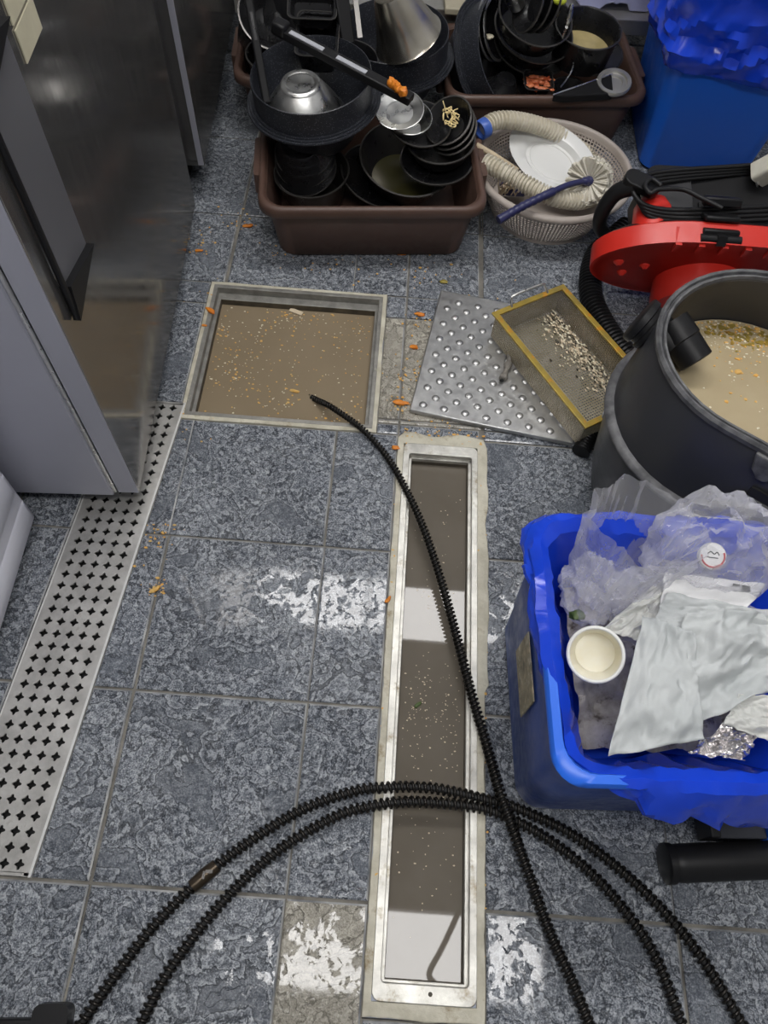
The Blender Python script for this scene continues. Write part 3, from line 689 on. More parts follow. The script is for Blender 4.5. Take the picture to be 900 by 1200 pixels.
# the pieces leaning across the wok
def bar(a, b, w_, h, up=(0, 0, 1)):
    a, b = Vector(a), Vector(b); d = (b - a); u = d.normalized(); s = u.cross(Vector(up)).normalized(); v = s.cross(u)
    X = Matrix((( u.x, s.x, v.x, a.x), (u.y, s.y, v.y, a.y), (u.z, s.z, v.z, a.z), (0, 0, 0, 1)))
    return X, d.length
a, b = P(326, 34, .42), P(482, 117, .35)
X, ln = bar(a, b, 0, 0)
rail = thing('slicer_rail', 'long black slicer rail with grey strips lying across the pans', 'rail', X)
obj('body', MB().box((ln / 2, 0, 0), (ln, .030, .020)), M_BLACKP, rail, local=True, bevel=.003)
obj('groove', MB().box((ln / 2, -.0125, .0), (ln * .98, .002, .005)).box((ln / 2, .013, -.004), (ln * .98, .006, .010)), M_GREYSTRIP, rail, local=True) if False else None
for s0, s1 in ((.09, .34), (.44, .66)):
    obj('grey_strip', MB().box((ln * (s0 + s1) / 2, .004, .0108), (ln * (s1 - s0), .014, .002)), M_GREYSTRIP, rail, local=True)
obj('lip', MB().box((ln / 2, -.0175, -.006), (ln, .005, .014)), M_PAN, rail, local=True, bevel=.0015)
obj('end_block', MB().box((.005, 0, .006), (.035, .034, .030)), M_BLACKP, rail, local=True, bevel=.006)
mb = MB()
for k in range(7):
    c = P(458 + k * 2.6 + random.uniform(-2, 2), 97 + k * 2.0, .378); mb.ball(c, random.uniform(.007, .012), 8, 6, jit=.25)
tag(recentre(obj('carrot_shreds', mb, M_FOOD, smooth=60)), 'bright orange carrot shreds stuck on the lower end of the slicer rail', 'carrot', kind='stuff')
X, ln = bar(P(290, -8, .46), P(313, 122, .30), 0, 0)
M_MATT = mat('matt_black_nylon', (.010, .010, .011), .55, spec=.15)
sp = thing('spatula', 'black spatula leaning in the left side of the front wok', 'spatula', X)
obj('handle', MB().box((ln * .5, 0, 0), (ln, .020, .012)), M_MATT, sp, local=True, bevel=.004)
obj('hanging_hole', MB().box((ln * .3, 0, .0065), (ln * .25, .006, .001)), M_PAN, sp, local=True)
def tray(label, X, w_, d, h):
    t = thing('tray', label, 'tray', X)
    obj('rim', MB().loft([rrect(w_ + e, d + e, .018, z) for e, z in ((.009, h), (.0135, h), (.0135, h + .0022), (.009, h + .0022))], closed=True), M_PANRIM, t, local=True, smooth=None)  # glint along the tray edge, painted as a grey ring
    obj('body', MB().loft([rrect(w_ * .86, d * .86, .012, 0), rrect(w_, d, .016, h - .003), rrect(w_ + .012, d + .012, .018, h - .002), rrect(w_ + .012, d + .012, .018, h + .001), rrect(w_ - .003, d - .003, .014, h), rrect(w_ * .84, d * .84, .011, .004)]), M_PAN, t, local=True, smooth=40)
    return t
tray('deep black rectangular tray behind the slicer rail, holding a scrap of food', pose(372, 40, .36, .06, 14, 0, 2), .095, .13, .06)
tray('black rectangular tray stacked highest at the back, scraps inside', pose(366, 4, .40, .035, 14, 0, 4), .11, .09, .035)
tag(recentre(obj('food_scrap', MB().ball(P(376, 31, .345), .011, 8, 5, (1, .8, .5), jit=.25), M_WOODCHIP, smooth=60)), 'pale crust scrap lying in the deep black rectangular tray', 'food scrap')
pan('bowl', 'black bowl behind the spatula at the far left of the pans', 'bowl', pose(318, 18, .30, .05, 30, 20), .05, .085, .05, M_PAN)
tag(recentre(obj('round_cover', MB().lathe([(.10, 0), (.105, .004), (.098, .010), (.03, .022), (.012, .028), (.0, .030)], 40, pose(303, 40, .22, 0, 30, -60)), M_PAN)), 'black round cover on edge behind the spatula', 'cover')
# back left tub
pan('saucepan', 'black saucepan in the left back tub behind the upturned steel bowl', 'saucepan', pose(330, 62, .22, .12, 0, 0), .08, .095, .12, M_PAN)
pan('saucepan', 'black deep pan under the slicer rail in the left back tub', 'saucepan', pose(405, 70, .25, .12, 4, 0), .07, .085, .12, M_PAN)
wr2 = RAD(462, 35, .30, 64)
wok('second speckled black wok behind, with an upturned steel cone bowl', pose(462, 35, .30, .18, 3, -2), wr2, .18)
t = thing('steel_bowl', 'large upturned steel cone bowl tilted on the rear wok', 'bowl', pose(478, 44, .325, 0, 8, -24) @ rot(180, 0) @ Matrix.Translation((0, 0, -.13)))
obj('body', MB().lathe([(.036, .0), (.042, .002), (.045, .010), (.068, .075), (.085, .125), (.090, .130), (.086, .131), (.064, .077), (.04, .012), (.03, .008)], 56), mat('warm_steel', (.62, .58, .50), .26, 1.0, var=(12, (.5, .45, .36))), t, local=True, smooth=50)
X, ln = bar(P(416, -6, .40), P(422, 45, .34), 0, 0)
tag(obj('highlight_bar', MB().box((ln / 2, 0, 0), (ln, .014, .004)), M_PANRIM, bevel=.001), 'narrow grey bar painting a shiny highlight left of the steel cone bowl', 'utensil').matrix_world = X  # highlight on a black edge, painted as a thin grey bar
X, ln = bar(P(400, -6, .42), P(408, 52, .33), 0, 0)
tag(obj('turner', MB().box((ln / 2, 0, 0), (ln, .036, .012)), M_BLACKP, bevel=.004), 'broad black handle standing between the trays and the grey highlight bar', 'utensil').matrix_world = X
tg = thing('peeler', 'steel peeler with a red tip lying in the rear wok', 'peeler', P(490, 50, .30))
obj('blade', MB().tube(spline([P(470, 54, .30), P(484, 52, .305), P(497, 48, .305), P(508, 40, .305), P(503, 36, .31)], 6), .004, 8), M_STEEL, tg)
obj('tip', MB().box(P(489, 55, .303), (.010, .022, .014)), M_REDINK, tg, bevel=.002)
obj('grip', MB().tube([P(496, 50, .306), P(508, 42, .306)], .005, 8), mat('green_grip', (.35, .38, .12), .5), tg)
# right back tub
wr3 = .145
def aim(p, ax_): return Matrix.Translation(p) @ Vector(ax_).normalized().to_track_quat('Z', 'Y').to_matrix().to_4x4()
W3 = aim(P(596, 62, .215), (.66, -.34, .53)) @ Matrix.Translation((0, 0, -.17))
wok('speckled black wok standing on edge at the left of the right back tub', W3, wr3)
for k in range(2):
    pan('bowl', ['black bowl with bright rim on edge, nearer the standing wok', 'black bowl with bright rim on edge, farther from the standing wok'][k], 'bowl', aim(P(576 + 7 * k, 34, .26), (.80, -.34, .42)) @ Matrix.Translation((0, 0, -.04)), .05, .075, .04, M_PAN, rimmat=M_STEEL, group='bright-rimmed bowls on edge')
tag(recentre(obj('food_scrap', MB().ball(P(573, 43, .25), .012, 8, 5, (1.2, .9, .5), jit=.2), M_PALE, smooth=60)), 'cream food scrap inside the bright-rimmed bowl on edge', 'food scrap')
pan('bowl', 'upturned shiny black bowl inside the standing wok, farther back', 'bowl', pose(571, 62, .19, 0, 10, 20) @ rot(180, 0), .03, .055, .05, M_PAN)
pan('bowl', 'upturned shiny black bowl near the front rim of the right back tub', 'bowl', pose(594, 92, .18, 0, 10, 10) @ rot(180, 0), .03, .055, .05, M_PAN)
pan('plate', 'black wavy plate under the stacked pots of the right back tub', 'plate', pose(625, 52, .205, .03, 12, 6), .07, RAD(625, 52, .205, 44), .03, M_PAN)
pan('saucepan', 'black pot lower in the leaning stack of the right back tub', 'saucepan', pose(626, 34, .265, .06, 14, 10), .085, RAD(626, 34, .265, 46), .06, M_PAN)
pan('saucepan', 'black pot upper in the leaning stack, crammed with bowls on edge', 'saucepan', pose(628, 17, .32, .06, 14, 10), .085, RAD(628, 17, .32, 43), .06, M_PAN)
for k in range(3):
    pan('bowl', ['black bowl on edge in the upper pot, leftmost of three', 'black bowl on edge in the upper pot, middle of three', 'black bowl on edge in the upper pot, rightmost of three'][k], 'bowl', Matrix.Translation(P(622 + 10 * k, 6, .36)) @ rot(0, -70, 20) @ Matrix.Translation((0, 0, -.02)), .04, .062, .03, M_PAN, group='bowls on edge in the upper pot')
tag(recentre(obj('steel_cup', MB().lathe([(.022, 0), (.028, .06), (.029, .062), (.026, .058), (.02, .004)], 28, Matrix.Translation(P(606, 6, .34)) @ rot(20, -30)), M_STEEL)), 'small steel cup at the left of the upper pot', 'cup')
sp_ = thing('spoon', 'steel spoon standing at the right side of the upper pot', 'spoon', P(665, 25, .33))
obj('bowl', MB().ball(P(667, 18, .36), .016, 12, 8, (.55, .5, 1.9)), M_STEEL, sp_)
obj('stem', MB().tube([P(664, 32, .335), P(659, 44, .30)], .004, 8), M_STEEL, sp_)
tag(recentre(obj('lime_wedge', MB().ball(P(656, 1, .385), .013, 10, 6, (1.4, .8, .8)), M_LIME)), 'yellow green rind on top of the bowls in the upper pot', 'food scrap')
pan('plate', 'black plate beneath the pot of broth', 'plate', pose(688, 60, .20, .02, 4, 0), .07, RAD(688, 62, .20, 40), .02, M_PAN)
pan('pot', 'black round pot half full of cloudy yellow broth', 'pot', pose(690, 32, .285, .095, 5, 2), .080, RAD(690, 32, .285, 37), .095, M_PAN, (.034, M_BROTH))
t = tray('small square black tray holding red shredded food', pose(631, 94, .185, .03, 10, 0, 6), .072, .065, .03)
o = scatter('red_shreds', [], M_REDFOOD, .001, .002, 0)
bpy.data.objects.remove(o)
mb = MB()
for k in range(40):
    c = P(632 + random.uniform(-15, 15), 97 + random.uniform(-7, 9), .172 + random.uniform(0, .012)); mb.ball(c, random.uniform(.004, .008), 6, 4, (1.6, 1, .7), jit=.25)
tag(recentre(obj('red_shreds', mb, M_REDFOOD, smooth=60)), 'red and pale shreds filling the small square black tray', 'food', kind='stuff')
pan('saucepan', 'small black dish behind the black blade cover in the right back tub', 'saucepan', pose(667, 104, .165, .04, 6, 0), .04, .048, .04, M_PAN)
tag(obj('wire_handle', MB().tube(spline([P(662, 56, .24), P(671, 66, .235), P(671, 80, .22), P(664, 93, .20), P(657, 102, .19)], 6), .0022, 6), M_STEEL), 'thin bent wire between the leaning stack and the pot of broth', 'wire')
sl = thing('slicer', 'black hand slicer with a round steel end at the front of the right back tub', 'slicer', P(700, 108, .18))
A_, B_, C_, D_ = P(648, 111, .190), P(717, 87, .210), P(719, 109, .200), P(662, 113, .188)
mb = MB().loft([[A_, B_, C_, D_], [p - Vector((0, 0, .02)) for p in (A_, B_, C_, D_)]])
obj('blade_cover', mb, M_MATT, sl, smooth=None, bevel=.003)
obj('edge_wire', MB().tube([A_, B_], .0022, 6), M_STEEL, sl)
cc = P(719, 98, .200)
obj('steel_end', MB().lathe([(.0, .002), (.022, .002), (.024, .005), (.034, .005), (.037, .010), (.047, .010), (.049, .004), (.047, -.002), (.0, -.004)], 48, Matrix.Translation(cc) @ rot(10, -4)), M_SHELF, sl, smooth=25)
# ------------------------------------------------------------------ shelf at the back
shf = thing('steel_shelf', 'low steel shelf along the back behind the tubs', 'shelf', Vector((.55, 2.3, 0)))
a = P(510, 11, .20); b = P(770, 26, .20); ang = math.degrees(math.atan2(b.y - a.y, b.x - a.x))
SX = Matrix.Translation((a.x, a.y + .004, .2)) @ rot(0, 0, ang)
mb = MB().box((.35, .28, -.006), (1.9, .56, .012), SX).box((.35, .006, -.024), (1.9, .012, .040), SX)
obj('top', mb, M_SHELF, shf, smooth=None, bevel=.002)
for k in (-.5, 1.2): 
    for yy in (.06, .5): obj('leg', MB().tube([SX @ Vector((k, yy, -.2)), SX @ Vector((k, yy, -.012))], .016, 12), M_SHELF, shf)
cr = thing('plastic_crate', 'pale lavender plastic crate standing on the steel shelf', 'crate', Vector((.8, 2.35, .2)))
mb = MB()
c0 = P(724, 14, .203)
prof = [(-.135, .0), (-.12, -.0), (-.06, 0), (-.045, .030), (.0, .034), (.028, .028), (.036, 0), (.10, 0), (.13, .012)]
pts = [(-.15, .10), (-.14, .03), (-.11, .004), (-.055, .003), (-.04, .018), (-.018, .024), (-.010, .018), (.0, .024), (.025, .022), (.035, .003), (.09, .003), (.12, .03), (.13, .10), (.14, .28), (-.16, .28)]
CXm = Matrix.Translation((c0.x, c0.y + .005, .2)) @ rot(0, 0, ang)
mb.loft([[Vector((x, 0, z)) for x, z in pts], [Vector((x, .2, z)) for x, z in pts]], X=CXm)
obj('body', mb, M_CRATE, cr, smooth=30, bevel=.008)
tag(recentre(obj('pink_jug', MB().lathe([(.04, 0), (.05, .006), (.05, .14), (.03, .19), (.02, .2)], 24, Matrix.Translation(P(783, 16, .203))), mat('pink_plastic', (.75, .42, .45), .4))), 'pinkish jug on the shelf beside the lavender crate', 'jug')
tag(recentre(obj('cutting_board', MB().box((0, 0, .01), (.13, .16, .02), Matrix.Translation(P(545, 2, .203)) @ rot(0, 0, 3)), mat('grey_board', (.42, .38, .28), .5), bevel=.004)), 'greyish chopping board lying on the steel shelf', 'board')
tag(recentre(obj('squash', MB().ball(P(578, -2, .23), .035, 14, 9, (1.5, 1, .8)), mat('yellow_green_skin', (.42, .50, .08), .4), )), 'yellow green vegetable on the shelf above the standing wok', 'vegetable')

# ------------------------------------------------------------------ basket with hose, dish and brush
BC = Vector((.508, 1.445, 0)); bk = thing('basket', 'taupe oval perforated plastic basket between the tubs and the vacuum cleaner', 'basket', Matrix.Translation(BC) @ rot(0, 0, -10))
RA, RB, BH = .208, .205, .135
def bw(u, v):
    a = 2 * math.pi * u; s = .72 + .25 * v ** .8; return Vector((RA * s * math.cos(a), RB * s * math.sin(a), .012 + (BH - .020) * v))
obj('wall', MB().perforated(bw, 120, 14, .62), M_BASKET, bk, local=True, smooth=None, solid=.002)
obj('bottom', MB().loft([[(RA * .72 * math.cos(2 * math.pi * i / 48), RB * .72 * math.sin(2 * math.pi * i / 48), z) for i in range(48)] for z in (0.0, .014)]), M_BASKET, bk, local=True)
obj('rim', MB().loft([[(RA * s * math.cos(2 * math.pi * i / 64), RB * s * math.sin(2 * math.pi * i / 64), z) for i in range(64)] for s, z in ((.955, BH - .022), (.955, BH - .002), (.975, BH + .002), (1.02, BH), (1.04, BH - .006), (1.035, BH - .012), (1.0, BH - .008), (.985, BH - .022))], closed=True), M_BASKET, bk, local=True, smooth=60)
dish = thing('oval_dish', 'white oval dish lying in the basket under the hose', 'dish', pose(648, 185, .115, .025, 14, 10, -38))
def oval(s, z, k=48): return [(.138 * s * math.cos(2 * math.pi * i / k), .094 * s * math.sin(2 * math.pi * i / k), z) for i in range(k)]
obj('body', MB().loft([oval(.55, 0), oval(.62, .002), oval(.70, .018), oval(.96, .026), oval(1.0, .029), oval(.96, .030), oval(.68, .022), oval(.58, .007), oval(.52, .006), oval(.50, .008), oval(.48, .006)]), M_CHINA, dish, local=True, smooth=40)
def ribbed(mb, pts, r, pitch, amp, n=14):
    pp = resample(spline(pts, 16), pitch / 4); rs = [r + (amp if (k % 4) in (0, 1) else -amp) for k in range(len(pp))]
    mb.tube(pp, rs, n); return pp
hose = thing('drain_hose', 'cream corrugated hose coiled in the basket with a blue end', 'hose', BC + Vector((0, 0, .03)))
mb = MB()
ribbed(mb, [P(566, 150, .185), P(580, 142, .19), P(600, 141, .185), P(630, 147, .16), P(655, 158, .13), P(675, 172, .10), P(690, 185, .075), P(700, 205, .07), P(703, 222, .085), P(690, 233, .115), P(668, 235, .13), P(640, 228, .15), P(612, 214, .155), P(588, 200, .165), P(568, 190, .165)], .0205, .0104, .0030)
obj('corrugated_tube', mb, M_HOSEW, hose, smooth=22)
d = (P(566, 150, .185) - P(580, 142, .19)).normalized()
hX = Matrix.Translation(P(566, 151, .185)) @ d.to_track_quat('Z', 'Y').to_matrix().to_4x4()
obj('blue_end', MB().lathe([(.022, -.014), (.0255, -.012), (.0255, .008), (.024, .011), (.019, .011), (.018, -.01)], 28, hX, closed=True), M_BLUEC, hose)
obj('bore', MB().lathe([(.018, -.005), (.018, -.004)], 24, hX), M_PIT, hose)
br = thing('scrub_brush', 'round white bristle brush with a navy handle resting across the basket', 'brush', P(640, 230, .15))
h0, h1, h2 = P(584, 258, .150), P(645, 226, .178), P(689, 212, .168)
pp = resample(spline([h0, P(612, 242, .165), h1, P(668, 216, .176), h2], 10), .004)
rs = []
for k in range(len(pp)):
    t = k / len(pp); r_ = .0108 if t < .58 else .0078
    if .06 < t < .5 and k % 4 == 0: r_ -= .0015
    if t > .93: r_ = .011
    rs.append(r_)
obj('handle', MB().tube(pp, rs, 12), M_NAVY, br, smooth=60)
ax = Vector((.42, .52, -.42)).normalized(); bc = h2 + ax * .010
bX = Matrix.Translation(bc) @ ax.to_track_quat('Z', 'Y').to_matrix().to_4x4()
mb = MB()
for k in range(300):
    th = R(112) * math.sqrt((k + .5) / 300); a = k * 2.39996; d = Vector((math.sin(th) * math.cos(a), math.sin(th) * math.sin(a), math.cos(th)))
    d += Vector((random.uniform(-.12, .12), random.uniform(-.12, .12), random.uniform(-.12, .12))); d.normalize()
    l_ = .058 + random.uniform(-.006, .004)
    mb.tube([bX @ (d * .012), bX @ (d * l_ * .6), bX @ (d * l_)], [.0012, .0040, .0052], 5)
obj('bristles', mb, M_BRISTLE, br, smooth=60)['kind'] = 'stuff'
obj('hub', MB().ball((0, 0, 0), .014, 14, 8, X=bX), M_NAVY, br)
sb = thing('scrub_brush', 'worn wooden-handled brush under the hose at the left of the basket', 'brush', P(590, 190, .15))
obj('handle', MB().tube([P(558, 170, .178), P(575, 180, .165), P(606, 200, .125)], [.008, .0085, .008], 10), M_WOOD, sb)
mb = MB()
for k in range(70):
    c = P(598 + random.uniform(-14, 16), 222 + random.uniform(-8, 8), .06); mb.tube([c, c + Vector((random.uniform(-.015, .015), random.uniform(-.03, -.005), .035))], .0017, 4)
obj('bristles', mb, M_WOODCHIP, sb, smooth=None)['kind'] = 'stuff'
obj('brush_head', MB().box(P(600, 222, .055), (.07, .04, .016)), M_NAVY, sb, bevel=.004)

# ------------------------------------------------------------------ dimpled drain cover and strainer basket
c1, c2, c3, c4 = P(525, 341, .014), P(480, 480, .014), P(672, 520, .014), P(700, 378, .014)
ex = ((c3 - c2) + (c4 - c1)).normalized(); ex.z = 0; ey = Vector((-ex.y, ex.x, 0)); LX, LY = .398, .405
cc = (c1 + c2 + c3 + c4) / 4
ex = (c3 - c2).normalized(); ey = Vector((-ex.y, ex.x, 0)); org = c2
CX = Matrix(((ex.x, ey.x, 0, org.x), (ex.y, ey.y, 0, org.y), (0, 0, 1, 0), (0, 0, 0, 1)))
cov = thing('drain_cover', 'square stamped steel drain cover with raised dimples lying on the floor', 'drain cover', CX)
LX = (c3 - c2).length; LY = (c1 - c2).length
obj('plate', MB().box((LX / 2, LY / 2, .0075), (LX, LY, .013)), M_PLATE, cov, local=True, bevel=.003)
mb = MB(); px_ = .0275
for j in range(15):
    for i in range(8):
        x = .028 + i * .050 + (.025 if j % 2 else 0); y = .022 + j * .0262
        if x > LX - .02 or y > LY - .018: continue
        mb.lathe([(.0100, .0134), (.0086, .0152), (.0056, .0168), (.0022, .0174)], 12, Matrix.Translation((x, y, 0)), cap0=False)
o = obj('dimples', mb, M_PLATE, cov, local=True, smooth=70); o['kind'] = 'stuff'
zs = .018
A, B, C_ = P(576, 367, .095), P(662, 333, .095), P(686, 503, .095)
e1 = (C_ - A); e2 = (B - A); L1, L2 = e1.length, e2.length
e1.normalize(); e2 = (e2 - e1 * e2.dot(e1)); e2.z = 0; L2 = .212; e2.normalize()
ST = Matrix(((e1.x, e2.x, 0, A.x), (e1.y, e2.y, 0, A.y), (0, 0, 1, zs), (0, 0, 0, 1)))
st = thing('strainer_basket', 'rectangular perforated strainer basket with a yellow crusted rim on the drain cover', 'strainer', ST)
HS = .077; ins = .008
def wall(p, q): return lambda u, v: Vector((p[0] + (q[0] - p[0]) * u, p[1] + (q[1] - p[1]) * u, .002 + (HS - .004) * v))
cs = [(ins, ins), (L1 - ins, ins), (L1 - ins, L2 - ins), (ins, L2 - ins)]
for k in range(4):
    p, q = cs[k], cs[(k + 1) % 4]; n = int(math.hypot(q[0] - p[0], q[1] - p[1]) / .0064)
    obj('side_mesh', MB().perforated(wall(p, q), n, 11, .55), M_MESH, st, local=True, smooth=None, solid=.0012)
obj('floor_mesh', MB().perforated(lambda u, v: Vector((ins + (L1 - 2 * ins) * u, ins + (L2 - 2 * ins) * v, .003)), int(L1 / .0070), int(L2 / .0070), .58), M_MESH, st, local=True, smooth=None, solid=.0012)
mb = MB()
for z0_, z1_, e in ((HS - .003, HS + .003, .006),):
    mb.loft([[(-e * 0, 0, z0_), (L1, 0, z0_), (L1, L2, z0_), (0, L2, z0_)], [(0, 0, z1_), (L1, 0, z1_), (L1, L2, z1_), (0, L2, z1_)], [(.014, .014, z1_), (L1 - .014, .014, z1_), (L1 - .014, L2 - .014, z1_), (.014, L2 - .014, z1_)], [(.014, .014, z0_), (L1 - .014, .014, z0_), (L1 - .014, L2 - .014, z0_), (.014, L2 - .014, z0_)]], closed=True)
obj('rim', mb, M_CRUST, st, local=True, smooth=None, bevel=.0012)
for x in (.0, L1):
    sgn = -1 if x == 0 else 1
    obj('wire_handle', MB().tube(spline([(x - sgn * .007, L2 * .25, HS + .002), (x + sgn * .004, L2 * .27, HS + .016), (x + sgn * .008, L2 * .32, HS + .022), (x + sgn * .008, L2 * .68, HS + .022), (x + sgn * .004, L2 * .73, HS + .016), (x - sgn * .007, L2 * .75, HS + .002)], 6), .003, 8), M_STEEL, st, local=True)
mb, mb2, mb3 = MB(), MB(), MB()
for k in range(620):
    u = random.betavariate(1.3, 2.0) * (L1 - .03) + .012; v = L2 - .014 - abs(random.gauss(0, .034 - .02 * abs(u / L1 - .4))) - .01 * random.random()
    if v < .015: continue
    s = random.uniform(.0010, .0036)
    random.choice((mb, mb2, mb2, mb, mb3, mb2)).ball((u, v, .005 + s * .5 + random.random() * .008 * (v > L2 - .035)), s, 6, 4, (1.5, .8, .55), jit=.3)
for m_, n_, l_ in ((mb, 'pale_scraps', M_PALE), (mb2, 'tan_scraps', M_WOODCHIP), (mb3, 'dark_scraps', M_DARKBIT)):
    obj(n_, m_, l_, st, local=True, smooth=60)['kind'] = 'stuff'
g0 = P(596, 420, .016)
rg = thing('rag', 'small grey crumpled rag scrap on the dimpled cover beside the strainer', 'rag', g0)
pp = spline([P(600, 408, .026), P(597, 420, .024), P(594, 432, .022), P(589, 444, .022)], 8)
obj('fold', MB().tube(pp, [.006 + .004 * math.sin(k * .35) ** 2 + .002 * nz((k, 1, 1), .7) for k in range(len(pp))], 10), mat('grey_rag', (.17, .155, .135), .7, var=(60, (.28, .26, .23)), bump=(120, .6)), rg, smooth=60)
obj('opening', MB().ball(P(588, 446, .022), .0055, 8, 6, (1, .6, 1)), M_PIT, rg)

# ------------------------------------------------------------------ vacuum cleaner tank, hose and head
U = Vector((.84, -.54, 0)).normalized(); Nn = Vector((-U.y, U.x, 0)); TC_ = Vector((.748, .514, 0)); EXT = .17
def stad(r, z, k=22):
    out = []
    for i in range(k + 1):
        a = math.pi / 2 + math.pi * i / k; out.append(TC_ + U * r * math.cos(a) + Nn * r * math.sin(a) + Vector((0, 0, z)))
    for i in range(k + 1):
        a = -math.pi / 2 + math.pi * i / k; out.append(TC_ + U * (EXT + r * math.cos(a)) + Nn * r * math.sin(a) + Vector((0, 0, z)))
    return out
tank = thing('vacuum_tank', 'charcoal wet vacuum tank without its head, full of dirty tan water', 'vacuum cleaner', TC_)
obj('shell', MB().loft([stad(.165, .03), stad(.180, .034), stad(.196, .10), stad(.214, .262), stad(.212, .29), stad(.207, .34), stad(.193, .462), stad(.186, .478), stad(.178, .476), stad(.190, .38), stad(.195, .30), stad(.17, .05)]), M_TANK, tank, smooth=40)
obj('bead', MB().loft([stad(r, z) for r, z in ((.211, .297), (.219, .296), (.2265, .291), (.2275, .286), (.222, .281), (.211, .277))], closed=True), M_TANKRIM, tank, smooth=60)
obj('rim', MB().loft([stad(r, z) for r, z in ((.190, .466), (.196, .470), (.1975, .480), (.194, .485), (.1895, .483), (.188, .477), (.1855, .477), (.184, .481), (.180, .481), (.178, .472))], closed=True), M_TANKRIM, tank, smooth=30)
ZW3 = .362
obj('dirty_water', MB().loft([stad(.189, ZW3 - .001), stad(.189, ZW3)]), M_WATER3, tank, smooth=None)
for k in range(4):
    p = TC_ + U * (-.10 + .14 * (k % 2) * 2) + Nn * (-.11 if k < 2 else .11); obj('caster', MB().lathe([(.02, -.008), (.022, 0), (.02, .008)], 16, Matrix.Translation((p.x, p.y, .022)) @ rot(90, 0)).box((p.x, p.y, .036), (.02, .02, .014)), M_RUBBER, tank)
# crumbs on the dirty water, thickest at the far left side
cr_ = []
for k in range(760):
    a = random.uniform(math.pi * .25, math.pi * .95) if k < 660 else random.uniform(0, 2 * math.pi); r_ = .185 * (1 - abs(random.gauss(0, .13))) if k < 660 else .18 * math.sqrt(random.random())
    q = TC_ + U * r_ * math.cos(a) + Nn * r_ * math.sin(a) + (U * random.uniform(0, .15) if k >= 660 or random.random() < .4 else Vector())
    cr_.append((q.x, q.y))
clump = []
for k in range(170):
    a = random.gauss(math.pi * random.choice((.42, .52, .62, .72)), .09); r_ = random.uniform(.145, .187); q = TC_ + U * (r_ * math.cos(a) + random.choice((0, 0, .03, .06))) + Nn * r_ * math.sin(a); clump.append((q.x, q.y))
scatter('golden_scum', clump, M_CRUST, .002, .0062, ZW3, tank, .25)
scatter('scum', cr_[::2], M_CRUMB, .0010, .0040, ZW3, tank, .3)
scatter('pale_scum', cr_[1::2], M_PALE, .0008, .0030, ZW3, tank, .3)
for px, py, s in ((887, 386, .005), (865, 436, .006)):
    c = P(px, py, ZW3); obj('floating_scrap', MB().ball(c, s, 9, 6, (1.2, 1, .5), jit=.2), M_CRUMB, tank)
# inlet: port outside, elbow inside
pi0 = P(772, 392, .405); pdir = (TC_ + Vector((0, 0, .40)) - pi0); pdir.z = -.05; pdir.normalize()
pX = Matrix.Translation(pi0 - pdir * .018) @ pdir.to_track_quat('Z', 'Y').to_matrix().to_4x4()
obj('inlet_port', MB().lathe([(.040, -.030), (.043, -.028), (.043, -.016), (.038, -.014), (.038, -.006), (.043, -.004), (.043, .004), (.036, .008), (.036, .05)], 32, pX), M_RUBBER, tank, smooth=35)
e0, e1_ = P(793, 388, .42), P(816, 424, .395)
dd = (e1_ - e0).normalized(); eX = Matrix.Translation(e0) @ dd.to_track_quat('Z', 'Y').to_matrix().to_4x4()
obj('inlet_elbow', MB().lathe([(.032, -.02), (.033, .02), (.031, .022), (.031, .064), (.028, .066), (.025, .03)], 32, eX), M_RUBBER, tank, smooth=35)
# clip lug and recess on the near side
def side(t, z, r): return TC_ + U * t - Nn * r + Vector((0, 0, z))
obj('clip_lug', MB().loft([[side(.055, .474, .196), side(.120, .474, .196), side(.120, .474, .204), side(.055, .474, .204)], [side(.065, .440, .198), side(.105, .440, .198), side(.105, .440, .206), side(.065, .440, .206)], [side(.080, .425, .199), side(.092, .425, .199), side(.092, .425, .206), side(.080, .425, .206)]]), M_TANKRIM, tank, smooth=None, bevel=.003)
obj('grip_recess', MB().loft([[side(.085, .405, .203), side(.30, .405, .203), side(.30, .405, .2065), side(.085, .405, .2065)], [side(.085, .375, .206), side(.30, .375, .206), side(.30, .375, .2085), side(.085, .375, .2085)]]), M_PIT, tank, smooth=None)
obj('grip_plate', MB().loft([[side(.075, .385, .204), side(.30, .385, .204), side(.30, .385, .212), side(.075, .385, .212)], [side(.055, .345, .207), side(.30, .345, .207), side(.30, .345, .216), side(.055, .345, .216)]]), M_TANKRIM if False else mat('dark_grey_plastic', (.06, .062, .065), .45), tank, smooth=None, bevel=.002)
# badge of curved strokes at the far left of the skirt
bdg = TC_ + (U * -.98 + Nn * -.2).normalized() * .2065; 
bx = (U * -.98 + Nn * -.2).normalized(); 
bq = Matrix.Translation(bdg + Vector((0, 0, .205))) @ bx.to_track_quat('Z', 'Y').to_matrix().to_4x4()
obj('badge_ring', MB().tube([bq @ Vector((.022 * math.cos(a), .012 * math.sin(a), .001)) for a in [2 * math.pi * i / 24 for i in range(24)]], .0018, 5, closed=True), M_GREYSTRIP, tank)
